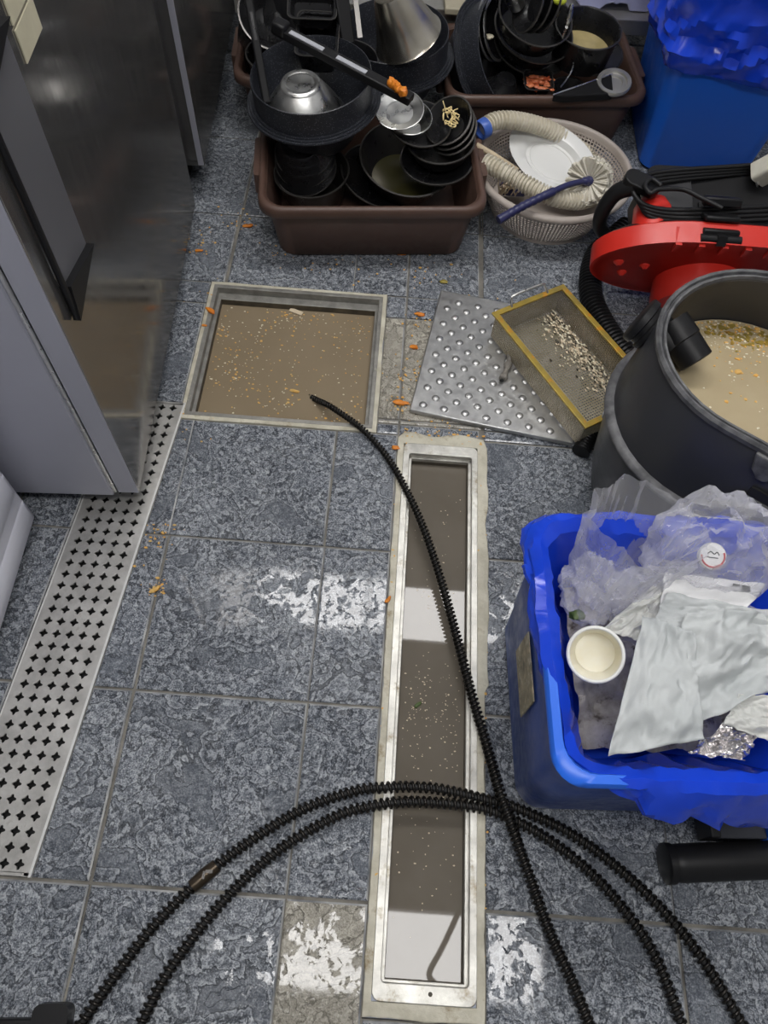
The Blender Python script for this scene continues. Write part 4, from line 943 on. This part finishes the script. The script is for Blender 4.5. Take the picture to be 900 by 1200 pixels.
# black corrugated hose on the floor
vh = thing('vacuum_hose', 'black corrugated vacuum hose curving behind the strainer basket', 'hose', P(700, 330, .0))
mb = MB()
ribbed(mb, [P(735, 265, .05), P(712, 285, .035), P(698, 300, .03), P(692, 325, .028), P(694, 352, .028), P(706, 378, .028), P(722, 402, .028), P(742, 424, .028), P(765, 450, .028)], .0265, .0108, .0030, 16)
obj('corrugated_tube', mb, M_RUBBER, vh, smooth=22)
vh2 = thing('hose_cuff', 'ribbed black hose cuff on the floor under the strainer corner', 'hose', P(690, 525, 0))
mb = MB(); ribbed(mb, [P(698, 500, .022), P(688, 515, .022), P(680, 530, .020)], .019, .0075, .0015, 14); obj('cuff', mb, M_RUBBER, vh2, smooth=70)

# head, lying tipped forward so that its red underside faces the tank
HC = Vector((.785, 1.06, .166)); n_ = Vector((0, -math.cos(R(24)), -math.sin(R(24)))); b_ = Vector((0, -math.sin(R(24)), math.cos(R(24)))); a_ = Vector((1, 0, 0))
HX = Matrix(((a_.x, b_.x, -n_.x, HC.x), (a_.y, b_.y, -n_.y, HC.y), (a_.z, b_.z, -n_.z, HC.z), (0, 0, 0, 1)))   # local z points away from the underside
def hst(ra, rb, z, k=20, e=.26):
    out = []; rb *= .85
    for i in range(k + 1):
        a = math.pi / 2 + math.pi * i / k; out.append((ra * math.cos(a), rb * math.sin(a), z))
    for i in range(k + 1):
        a = -math.pi / 2 + math.pi * i / k; out.append((e + ra * math.cos(a), rb * math.sin(a), z))
    return out
head = thing('vacuum_cleaner', 'red vacuum cleaner head tipped on its side with a black cord-wrapped top', 'vacuum cleaner', HX)
obj('shroud', MB().loft([hst(.215, .172, -.006), hst(.213, .170, .042), hst(.208, .165, .046), hst(.15, .12, .050), hst(.15, .12, .046), hst(.198, .155, .042), hst(.208, .165, .036), hst(.208, .165, -.006)]), M_RED, head, local=True, smooth=40)
obj('underside', MB().loft([hst(.207, .164, .040), hst(.207, .164, .044)]), M_RED, head, local=True, smooth=None)
for k in range(22):
    a = math.pi / 2 + math.pi * k / 12 if k < 13 else None
    if a is not None: d0, d1 = Vector((.11 * math.cos(a), .08 * math.sin(a), 0)), Vector((.204 * math.cos(a), .137 * math.sin(a), 0))
    else:
        x = (k - 12) * .026; sgn = 1 if k % 2 else -1; d0, d1 = Vector((x, .08 * sgn, 0)), Vector((x, .137 * sgn, 0))
    dr = (d1 - d0); l_ = dr.length; an = math.atan2(dr.y, dr.x)
    obj('rib', MB().box((l_ / 2, 0, .022), (l_, .007, .040), Matrix.Translation(d0) @ Matrix.Rotation(an, 4, 'Z')), M_RED, head, local=True, smooth=None)
obj('float_housing', MB().lathe([(.095, .05), (.108, -.055), (.102, -.072), (.06, -.076), (.055, -.070), (.0, -.070)], 44, Matrix.Translation((.06, -.052, 0))), M_RED, head, local=True, smooth=40)
for k in range(6): obj('tooth', MB().prism([(-.007, .0), (.007, .0), (.003, -.035), (-.003, -.035)], -.012, .03, Matrix.Translation((-.06 + k * .052, .139, 0))), M_RED, head, local=True, smooth=None)
for k, (x, y) in enumerate(((-.13, -.035), (-.155, .02), (-.09, .01))):
    obj('peg', MB().lathe([(.016, .05), (.012, -.008), (.004, -.016)], 14, Matrix.Translation((x, y, 0))), M_RED, head, local=True)
obj('hose_socket', MB().lathe([(.045, .04), (.042, .10), (.03, .12), (.0, .125)], 28, Matrix.Translation((-.10, .075, 0))), M_RED, head, local=True, smooth=50)
obj('collar', MB().loft([hst(.206, .163, .0462), hst(.200, .157, .052), hst(.14, .10, .085), hst(.10, .06, .09)]), M_BLACKP, head, local=True, smooth=40)
obj('motor_cover', MB().loft([[(x, y - .055, z) for x, y, z in hst(.10, .07, .05)], [(x, y - .055, z) for x, y, z in hst(.10, .07, .16)], [(x, y - .055, z) for x, y, z in hst(.08, .05, .18)]]), M_BLACKP, head, local=True, smooth=40)
# clasp on the upper edge
cl = P(845, 262, .352)
clX = Matrix.Translation(HX @ Vector((.030, .147, .02))) @ rot(-24, 0)
obj('clasp', MB().box((0, .006, -.008), (.082, .020, .028), clX).box((0, .028, .024), (.078, .036, .012), clX).box((0, .050, .052), (.085, .02, .02), clX), M_BLACKP, head, bevel=.004)
obj('clasp_pin', MB().tube([clX @ Vector((-.045, -.006, -.014)), clX @ Vector((.045, -.006, -.014))], .010, 12).box((0, -.010, -.014), (.020, .018, .022), clX), M_RUBBER, head)
# black deck with cord hooks behind
dk = P(820, 228, .30); dX = Matrix.Translation(dk) @ rot(14, 0, 2)
obj('deck', MB().loft([rrect(.40, .15, .03, z, 5, .08, 0) for z in (-.13, -.006, 0)], X=dX), M_BLACKP, head, smooth=40)
obj('vent_plate', MB().box((-.075, .0, .003), (.11, .085, .006), dX), mat('grey_black_plastic', (.035, .035, .038), .35), head, bevel=.002)
for k in range(6): obj('vent_slot', MB().box((-.005 + k * .014, -.038, .003), (.004, .028, .008), dX), M_RUBBER, head)
hk = P(752, 215, .335)
obj('cord_hook', MB().loft([rrect(.085, .045, .020, z, 5) for z in (-.010, .004, .010)], X=Matrix.Translation(hk) @ rot(10, 10, -18)), M_BLACKP, head, bevel=.003)
hd_ = spline([P(745, 218, .33), P(722, 226, .30), P(706, 248, .25), P(704, 268, .20), P(722, 284, .17), P(738, 270, .19)], 8)
obj('carry_handle', MB().tube(hd_, [.020 - .006 * (k / len(hd_)) for k in range(len(hd_))], 12), M_BLACKP, head, smooth=60)
for k in range(4):
    zz = .335 - .006 * k; o_ = k * 3.2
    lp = [P(900, 192 + o_, zz), P(860, 195 + o_, zz), P(800, 199 + o_ * 1.2, zz), P(762, 204 + o_ * 1.2, zz), P(744 + k * 2, 214 + k, zz), P(742 + k * 2, 226 + k * 2, zz - .01), P(756 + k, 240 + k * 4, zz - .02), P(785, 246 + k * 4.2, zz - .025), P(830, 245 + k * 5, zz - .02), P(905, 242 + k * 5, zz - .02)]
    obj('power_cord', MB().tube(spline(lp, 8), .0052, 8), M_RUBBER, head, smooth=60)
obj('cord_loop', MB().tube(spline([P(775, 218, .35), P(764, 210, .352), P(756, 217, .35), P(762, 226, .348), P(772, 222, .352), P(800, 222, .352), P(822, 232, .35), P(846, 244, .345)], 8), .0055, 8), M_RUBBER, head, smooth=60)
pl = thing('power_plug', 'dusty white mains plug hanging at the right end of the black cord', 'plug', P(893, 200, .345))
obj('body', MB().loft([rrect(.05, .045, .008, z) for z in (-.02, -.015, .02, .025)], X=Matrix.Translation(P(897, 200, .345)) @ rot(20, 30, 10)), mat('dusty_white', (.60, .58, .50), .5, var=(30, (.5, .48, .4))), pl, smooth=40)
obj('pin', MB().box(P(888, 216, .335), (.005, .012, .006)), M_STEEL, pl)

# ------------------------------------------------------------------ blue bin at the right back
bb = thing('blue_bin', 'tall blue plastic bin at the right back lined with a shiny blue bag', 'bin', Vector((.96, 1.82, 0)))
BX0, BX1, BY0, BY1, BHH = .803, 1.125, 1.64, 1.98, .60
def bsec(z, grow=None, r=.05, k=5):
    s = z / BHH; g = .055 * s if grow is None else grow
    return rrect(BX1 - BX0 + 2 * g, BY1 - BY0 + 2 * g * .9, r, z, k, (BX0 + BX1) / 2, (BY0 + BY1) / 2)
obj('body', MB().loft([bsec(0, -.01), bsec(.012), bsec(.3), bsec(BHH), bsec(BHH, .045), bsec(.02, -.008)]), M_BLUEBIN, bb, smooth=40)
obj('rim', MB().loft([bsec(BHH - .03, .055), bsec(BHH - .03, .068), bsec(BHH + .006, .070), bsec(BHH + .006, .045)], closed=True), M_BLUERIM, bb, smooth=50)
KB = 30
def bagring(z, g, amp, seed, hem=None):
    base = dense(bsec(z, g, .06, 10), 140); out = []
    cx, cy = (BX0 + BX1) / 2, (BY0 + BY1) / 2
    for i, p in enumerate(base):
        a = math.atan2(p[1] - cy, p[0] - cx); d = Vector((math.cos(a), math.sin(a), 0))
        e = amp * (1.0 * (1 - 2 * abs(nz((p[0] * 6 + z * 7, p[1] * 6 - z * 5, z * 9)))) + .7 * (1 - 2 * abs(nz((p[0] * 15 - z * 11, p[1] * 15, z * 16)))))
        q = Vector(p) + d * e + Vector((random.uniform(-1, 1), random.uniform(-1, 1), random.uniform(-1, 1))) * .0014
        if hem: q.z += hem(p[0], p[1])
        out.append(q)
    return out
hemf = lambda x, y: .018 * nz((x * 9, y * 9, 5)) - (.035 if y < 1.7 else 0) * max(0, min(1, (x - .85) / .2))
rings = [bagring(.315, .034, .004, 1, hemf), bagring(.320, .042, .007, 1, hemf), bagring(.330, .043, .012, 2, hemf)]
rings += [bagring(.345 + .0165 * k, .046 + .0018 * k, .020 + .008 * math.sin(k * .5), 3, (lambda x, y, k=k: hemf(x, y) * max(0, 1 - k / 5))) for k in range(16)]
rings += [bagring(.622, .070, .010, 10), bagring(.615, .035, .008, 11), bagring(.52, .02, .02, 12), bagring(.48, -.06, .03, 13)]
obj('bag', MB().loft(rings, cap0=False), M_LINER, bb, smooth=32)

# ------------------------------------------------------------------ blue recycling box with its liner and rubbish
BXc = Matrix.Translation((.566, .030, 0)) @ rot(0, 0, 2.5)
RW, RD, RH = .39, .395, .375
box = thing('recycling_box', 'blue plastic recycling box at the lower right lined with a blue bag', 'box', BXc)
def rsec(z, g=0, r=.045, k=6): 
    s = -.012 * (1 - z / RH); return rrect(RW + 2 * (s + g), RD + 2 * (s + g), r, z, k)
obj('body', MB().loft([rsec(0, -.010), rsec(.010), rsec(.12), rsec(.125, .0015), rsec(.25, .0015), rsec(.255), rsec(RH - .01), rsec(RH - .01, -.004), rsec(.02, -.005)]), M_BLUEBOX, box, local=True, smooth=40)
obj('rim', MB().loft([rsec(RH - .022, .000), rsec(RH - .022, .008), rsec(RH - .004, .011), rsec(RH + .003, .006), rsec(RH + .003, -.006), rsec(RH - .010, -.010)], closed=True), M_BLUERIM, box, local=True, smooth=50)
stX = BXc @ Matrix.Translation((-RW / 2 - .001, 0, 0))
obj('sticker', MB().box((-.0006, -.005, .21), (.0022, .115, .10), stX), M_STICKER, box, smooth=None)
for k in range(3): obj('groove_line', MB().box((-.0004 - .0, .0, .06 + .055 * k), (.0022, RD * .8, .0025), stX @ Matrix.Translation((.0022 + .0015, 0, 0))), M_NAVY, box, smooth=None) if False else None
# liner
KL = 34
def lring(fn):
    base = dense(rsec(RH, 0, .05, 10), 120); n = len(base); out = []
    for i, p in enumerate(base):
        a = math.atan2(p[1], p[0]); d = Vector((p[0], p[1], 0)).normalized()
        bare = math.exp(-((a + 2.47) / .30) ** 2)            # the near left corner where the rim shows
        front = max(0, min(1, (a + 2.25) / .35)) if a < 0 and a < -.5 else (1 if -.8 < a < 0 else 0)
        out.append(fn(Vector(p), d, bare, front, a))
    return out
def cr_n(p, k, o=0.0): return (1 - 2 * abs(nz(p + Vector((o, o * 2, 0)), k)))          # ridged creases
def L0(p, d, b, f, a): q = p - d * (.085 + .02 * nz(p, 9)); q.z = .15; return q
def L1_(p, d, b, f, a): q = p - d * (.050 + .02 * b + .012 * cr_n(p, 13)); q.z = RH - .115 + .02 * nz(p, 20); return q
def L1b(p, d, b, f, a): q = p - d * (.030 + .025 * b + .012 * cr_n(p, 19, 3)); q.z = RH - .065 - .02 * b + .01 * nz(p, 31); return q
def L2_(p, d, b, f, a): q = p - d * (.014 + .020 * b + .007 * cr_n(p, 27, 5)); q.z = RH - .004 - .03 * b + .006 * nz(p, 40); return q
def L3_(p, d, b, f, a): q = p + d * (.001 - .020 * b + .004 * nz(p, 40)); q.z = RH + .009 - .034 * b + .006 * cr_n(p, 30, 7); return q
def L4_(p, d, b, f, a): q = p + d * (.012 - .034 * b + .006 * cr_n(p, 34, 9)); q.z = RH + .004 - .034 * b + .004 * nz(p, 50); return q
def mk(t):
    def fn(p, d, b, f, a):
        hang = (.030 + .018 * nz(p, 14)) * (1 - b) + f * (.088 * math.exp(-((a + 1.00) / .40) ** 2) + .026 + .016 * nz(p, 18))
        j = Vector((random.uniform(-1, 1), random.uniform(-1, 1), random.uniform(-1, 1))) * .0022
        sd = .25 + .75 * (1 if (a > -1.9 and a < 2.4) else max(0, min(1, (p.y + .02) / .16)))
        out_ = .005 + .009 * sd + .006 * t * sd + sd * (.25 + t) * (.010 * cr_n(p + Vector((0, 0, t * .05)), 17) + .006 * cr_n(p + Vector((0, 0, t * .03)), 38)) + f * .014 * t
        q = p + d * (out_ * (1 - b) - .022 * b) + j * (1 - b); q.z = RH + .004 - hang * t - .034 * b + j.z * (1 - b); return q
    return fn
obj('liner', MB().loft([lring(f) for f in (L0, L1_, L1b, L2_, L3_, L4_, mk(.18), mk(.36), mk(.52), mk(.68), mk(.84), mk(1.0))], cap1=False), M_LINER, box, smooth=24, local=True)
obj('rubbish_bed', MB().grid(lambda u, v: Vector(((u - .5) * (RW - .13), (v - .5) * (RD - .13), .262 + .03 * fr((u * 6, v * 6, 2)))), 24, 24), mat('mixed_rubbish', (.22, .20, .18), .5, var=(26, (.55, .52, .48)), stain=(40, .55, (.08, .06, .05))), box, local=True)['kind'] = 'stuff'
# clear bags
def bag(name, label, px, py, z, sx, sy, sz, seed, amp=.30, az=0, lift=0):
    mb = MB(); n, m = 56, 36; rings = []
    for k in range(1, m):
        th = math.pi * k / m; row = []
        for i in range(n):
            a = 2 * math.pi * i / n; d = Vector((math.sin(th) * math.cos(a), math.sin(th) * math.sin(a), -math.cos(th)))
            e = 1 + amp * fr(d * 1.3 + Vector((seed, 0, 0)), 1.2, 3) + .17 * (1 - abs(nz(Vector((d.x * 3.4, d.y * 3.4 + seed, d.z * 1.2))) * 2)) + .06 * (1 - abs(nz(Vector((d.x * 8, d.y * 8 + seed, d.z * 3))) * 2))
            row.append(Vector((d.x * sx * e, d.y * sy * e, d.z * sz * e)))
        rings.append(row)
    mb.loft(rings)
    o = obj(name, mb, M_CLEAR, smooth=50); o.matrix_world = Matrix.Translation(P(px, py, z)) @ rot(0, 0, az); MW[o] = o.matrix_world
    return tag(o, label, 'bag')
def sack(label, X, prof, seed, fold, n=150):
    mb = MB(); rings = []; zt = prof[-1][1]
    fine_ = []
    for (r0, za), (r1, zb) in zip(prof, prof[1:]):
        for k in range(6): fine_.append((r0 + (r1 - r0) * k / 6, za + (zb - za) * k / 6))
    fine_.append(prof[-1])
    for rr_, z in fine_:
        t = z / zt; row = []
        for i in range(n):
            a = 2 * math.pi * i / n; c = Vector((math.cos(a) * 1.1, math.sin(a) * 1.1, 0))
            e = 1 + fold * ((.25 + .75 * t) * (1 - 2 * abs(nz(c * 1.5 + Vector((seed, 0, z * 3))))) + .35 * (1 - 2 * abs(nz(c * 4 + Vector((seed, 3, z * 9))))) + .16 * (1 - 2 * abs(nz(c * 9 + Vector((seed, 6, z * 22))))))
            row.append(Vector((rr_ * e * math.cos(a), rr_ * e * math.sin(a), z + .25 * fold * t * t * rr_ * 2.2 * nz(c * 1.6 + Vector((0, seed, 0))))))
        rings.append(row)
    mb.loft(rings, cap1=False)
    o = obj('plastic_bag', mb, M_CLEAR, smooth=40); o.matrix_world = X; MW[o] = X
    return tag(o, label, 'bag')
sack('clear open plastic bag standing at the far left of the recycling box', Matrix.Translation(P(706, 690, .315)) @ rot(-10, 10, 20), [(.030, 0), (.052, .012), (.060, .05), (.062, .09), (.066, .13), (.072, .165)], 3.1, .26)
bag('plastic_bag', 'clear crumpled plastic bag at the far right of the recycling box, white lid inside', 835, 640, .40, .090, .075, .078, 8.7, amp=.20, az=10)
bag('plastic_bag', 'flattened clear plastic bag beneath the papers in the recycling box', 800, 710, .355, .10, .06, .035, 5.5)
bag('plastic_bag', 'clear plastic bag squashed into the left side of the recycling box', 690, 690, .345, .04, .05, .04, 12.2)
# papers
def sheet(name, label, corners, z, m, amp, seed, cat='paper', nu=44, nv=44, th=.0008, sag=0.0):
    cs_ = [P(px, py, zz) for px, py, zz in corners]
    def fn(u, v):
        p = (cs_[0] * (1 - u) + cs_[1] * u) * (1 - v) + (cs_[3] * (1 - u) + cs_[2] * u) * v
        cr2 = 1 - abs(nz(Vector((u * 3.2 + seed, v * 3.2, seed))) * 2)
        return p + Vector((.35 * amp * nz((u * 4, v * 4, seed + 5)), .35 * amp * nz((u * 4, v * 4, seed + 9)), amp * (fr((u * 2.2 + seed, v * 2.2, 1), 1, 3) + .5 * cr2 + .28 * (1 - abs(nz(Vector((u * 7 + seed, v * 7, seed + 2))) * 2)) + .12 * (1 - abs(nz(Vector((u * 17, v * 17, seed + 4))) * 2))) + sag * math.sin(math.pi * u) * math.sin(math.pi * v)))
    o = recentre(obj(name, MB().grid(fn, nu, nv), m, smooth=60, solid=th))
    return tag(o, label, cat)
sheet('greaseproof_sheet', 'speckled translucent greaseproof sheet behind the cup, under the white papers', [(702, 740, .372), (762, 690, .385), (800, 690, .39), (752, 755, .375)], 0, M_TISSUE2, .012, 3)
sheet('paper_sheet', 'bright white paper strip with a small black print in the recycling box', [(770, 730, .395), (778, 672, .402), (898, 686, .405), (860, 730, .402)], 0, M_PAPER, .006, 6)
sheet('tissue_sheet', 'rumpled white tissue lying behind the front tissue sheets', [(758, 745, .402), (778, 698, .404), (905, 715, .41), (905, 770, .405)], 0, M_TISSUE, .012, 12)
sheet('tissue_sheet', 'large pale tissue sheet filling the right of the recycling box', [(790, 860, .395), (800, 722, .42), (925, 720, .42), (925, 800, .40)], 0, M_TISSUE, .020, 21)
sheet('tissue_sheet', 'pale tissue sheet hanging toward the near left of the recycling box', [(710, 888, .385), (752, 722, .415), (812, 745, .43), (822, 868, .398)], 0, M_TISSUE, .012, 33, sag=.010)
sheet('tissue_sheet', 'small tissue corner over the near right side of the recycling box', [(845, 850, .400), (862, 815, .405), (930, 818, .41), (930, 880, .39)], 0, M_TISSUE2, .010, 44)
pr = P(871, 688, .415)
pX_ = Matrix.Translation(pr) @ rot(0, 0, -8)
pk = thing('print_mark', 'small black print on the white paper strip', 'print', pX_)
obj('mark', MB().box((-.010, .001, 0), (.010, .0035, .0012)), M_INK, pk, local=True)
obj('mark', MB().box((.004, -.001, 0), (.012, .008, .0012)), M_INK, pk, local=True)
# cup
cX = pose(698, 767, .395, .085, 22, -17)
cup = thing('paper_cup', 'cream paper cup with a white lip lying open in the recycling box', 'cup', cX)
cr3 = RAD(698, 767, .395, 31)
obj('wall', MB().lathe([(cr3 * .78, .030), (cr3 * .98, .084), (cr3 * .95, .084), (cr3 * .75, .034), (cr3 * .3, .033)], 40), M_CUP, cup, local=True, smooth=40)
obj('lip', MB().loft([[((cr3 * 1.0 + .0028 * math.cos(b)) * math.cos(a), (cr3 * 1.0 + .0028 * math.cos(b)) * math.sin(a), .085 + .0028 * math.sin(b)) for a in [2 * math.pi * i / 44 for i in range(44)]] for b in [2 * math.pi * j / 8 for j in range(8)]], closed=True), M_CUPW, cup, local=True, smooth=80)
# lid with a red ring seen through the bag
lX = pose(834, 652, .425, 0, 24, -8)
lid = thing('bottle_lid', 'round white lid with a red ring inside the right clear bag', 'lid', lX)
obj('disc', MB().lathe([(.020, -.006), (.021, .002), (.019, .006), (.0, .0065)], 32), M_CUPW, lid, local=True, smooth=40)
obj('red_ring', MB().tube([(.0165 * math.cos(a), .0165 * math.sin(a), .0068) for a in [math.pi * .95 + math.pi * 1.15 * i / 24 for i in range(25)]], .0014, 5), M_REDINK, lid, local=True)
obj('print', MB().tube(spline([(-.008, .004, .0068), (-.003, .007, .0068), (.002, .003, .0068), (.006, .006, .0068), (.009, .001, .0068)], 5), .0008, 5).tube([(-.009, -.001, .0068), (.007, -.003, .0068)], .0008, 5), M_INK, lid, local=True)
# foil
sheet('foil_wrapper', 'crumpled silver foil wrapper at the near side of the recycling box', [(800, 885, .375), (846, 848, .388), (880, 868, .388), (868, 893, .378)], 0, M_FOIL, .022, 55, 'foil')
tag(recentre(obj('herb_stem', MB().ball(P(677, 721, .345), .009, 9, 6, (1.4, 1, .8), jit=.3), M_GREEN, smooth=60)), 'dark green herb scrap beside the cream cup', 'food scrap')

# ------------------------------------------------------------------ machine base at the lower right and tool at the lower left
mc = thing('machine_base', 'black machine base with a rounded black foot bar and blue panel at the lower right', 'machine', P(840, 1010, 0))
fa = P(783, 1012, .034); fb_ = P(1010, 1003, .034)
d = (fb_ - fa).normalized()
obj('foot_bar', MB().tube([fa, fa + d * .006, fa + d * .02, fb_], [.022, .029, .031, .031], 24), M_RUBBER, mc, smooth=50)
obj('foot_cap', MB().tube([fa - d * .008, fa - d * .006, fa + d * .006], [.026, .033, .033], 24), M_BLACKP, mc, smooth=40)
u0 = P(822, 985, .03); mX = Matrix.Translation((u0.x, u0.y + .005, 0)) @ rot(0, 0, 3)
obj('side_frame', MB().box((.006, .045, .05), (.018, .10, .06), mX), M_BLACKP, mc, bevel=.003)
obj('smoky_panel', MB().box((.055, .045, .045), (.085, .10, .05), mX), M_SCREEN, mc, bevel=.002)
obj('blue_panel', MB().box((.17, .045, .05), (.14, .10, .07), mX), M_BLUERIM, mc, bevel=.003)
for k in range(4): obj('stud', MB().lathe([(.003, 0), (.003, .003), (.001, .004)], 8, mX @ Matrix.Translation((.112, .012 + k * .022, .085))), M_NAVY, mc)
q0 = P(60, 1186, .03)
tl2 = thing('tool_case', 'black plastic corner of a tool at the bottom left edge', 'tool', Vector((q0.x, q0.y, 0)))
obj('body', MB().loft([rrect(.054, .07, .012, z, 4, 0, -.024) for z in (0, .028, .034)], X=Matrix.Translation((q0.x, q0.y, 0)) @ rot(0, 0, 4)), M_BLACKP, tl2, smooth=40)
obj('arm', MB().box((-.10, -.038, .016), (.18, .06, .030), Matrix.Translation((q0.x, q0.y, 0)) @ rot(0, 0, 4)), M_BLACKP, tl2, bevel=.004)

# ------------------------------------------------------------------ drain snake: three runs of spring cable
def coil(pts, pitch, rc, rw, spt=11, n=6):
    base = spline(pts, 14); pp = resample(base, pitch / spt); m = len(pp); mb = MB(); out = []; rr2 = []
    u = None
    for i in range(m):
        T = (pp[min(i + 1, m - 1)] - pp[max(i - 1, 0)]).normalized()
        if u is None: u = T.orthogonal().normalized()
        u = (u - T * u.dot(T)).normalized(); w_ = T.cross(u); a = 2 * math.pi * i / spt
        out.append(pp[i] + (u * math.cos(a) + w_ * math.sin(a)) * (rc(i / m) if callable(rc) else rc))
    mb.tube(out, [rw(i / m) if callable(rw) else rw for i in range(m)], n)
    return mb, pp
def snake(name, label, pts, pitch, rc, rw, m=None, joint=None):
    t = thing(name, label, 'cable', pts[len(pts) // 2].copy())
    mb, pp = coil(pts, pitch, rc, rw)
    obj('spring_coil', mb, m or M_SNAKE, t, smooth=80)
    cr_ = [(rc(i / len(pp)) if callable(rc) else rc) * .66 for i in range(len(pp))]
    obj('core', MB().tube(pp[::6], cr_[::6], 7), M_PIT, t, smooth=80)
    return t, pp
zc = .0115
sA = [P(352, 459, ZW1 - .030), P(368, 467, ZW1 + .002), P(385, 475, -.006), P(402, 486, .006), P(425, 503, .0155)] + [P(a, b, zz) for a, b, zz in ((450, 530, .014), (470, 562, .016), (495, 615, .012), (517, 680, .011), (535, 745, .011), (552, 810, .016), (570, 872, .020), (585, 925, .036), (597, 960, .036), (607, 990, .022), (625, 1040, zc), (645, 1095, zc), (670, 1150, zc), (700, 1225, zc))]
snake('drain_snake', 'black spring cable running from the sump over the trough to the bottom edge', sA, .0086, lambda t: .0054 + .0029 * min(1, t / .75), lambda t: .0019 + .0009 * min(1, t / .75))
sB = [P(a, b, zz) for a, b, zz in ((80, 1225, zc), (95, 1200, zc), (130, 1150, zc), (180, 1085, zc), (240, 1026, zc), (300, 981, zc), (360, 946, zc), (420, 926, .014), (450, 923, .018), (480, 922, .016), (510, 924, .016), (540, 930, .018), (585, 941, .014), (600, 945, zc), (660, 972, zc), (715, 1010, zc), (770, 1060, zc), (820, 1120, zc), (872, 1205, zc), (885, 1230, zc))]
tB, pB = snake('drain_snake', 'black spring cable in the outer arc across the floor, with a metal joint', sB, .0106, .0083, .0028)
i0 = min(range(len(pB)), key=lambda i: (pB[i] - P(240, 1026, zc)).length)
jp = pB[max(0, i0 - 26):i0 + 26]
obj('joint', MB().tube([jp[0], jp[len(jp) // 2], jp[-1]], [.0115, .0125, .0115], 14), M_SNAKE2, tB, smooth=50)
obj('joint_slot', MB().box(jp[len(jp) // 2] + Vector((0, 0, .0122)), (.004, .012, .002)).box(jp[len(jp) // 2] + Vector((.008, .006, .0118)), (.012, .005, .002)), M_PANRIM, tB)
sC = [P(a, b, zz) for a, b, zz in ((150, 1230, zc), (165, 1200, zc), (195, 1142, zc), (240, 1081, zc), (290, 1027, zc), (340, 987, zc), (400, 954, zc), (440, 944, .016), (470, 940, .017), (500, 940, .016), (545, 944, .017), (580, 952, .014), (635, 979, zc), (690, 1021, zc), (735, 1071, zc), (770, 1126, zc), (800, 1205, zc), (808, 1230, zc))]
snake('drain_snake', 'black spring cable in the inner arc across the floor', sC, .0106, .0083, .0028)
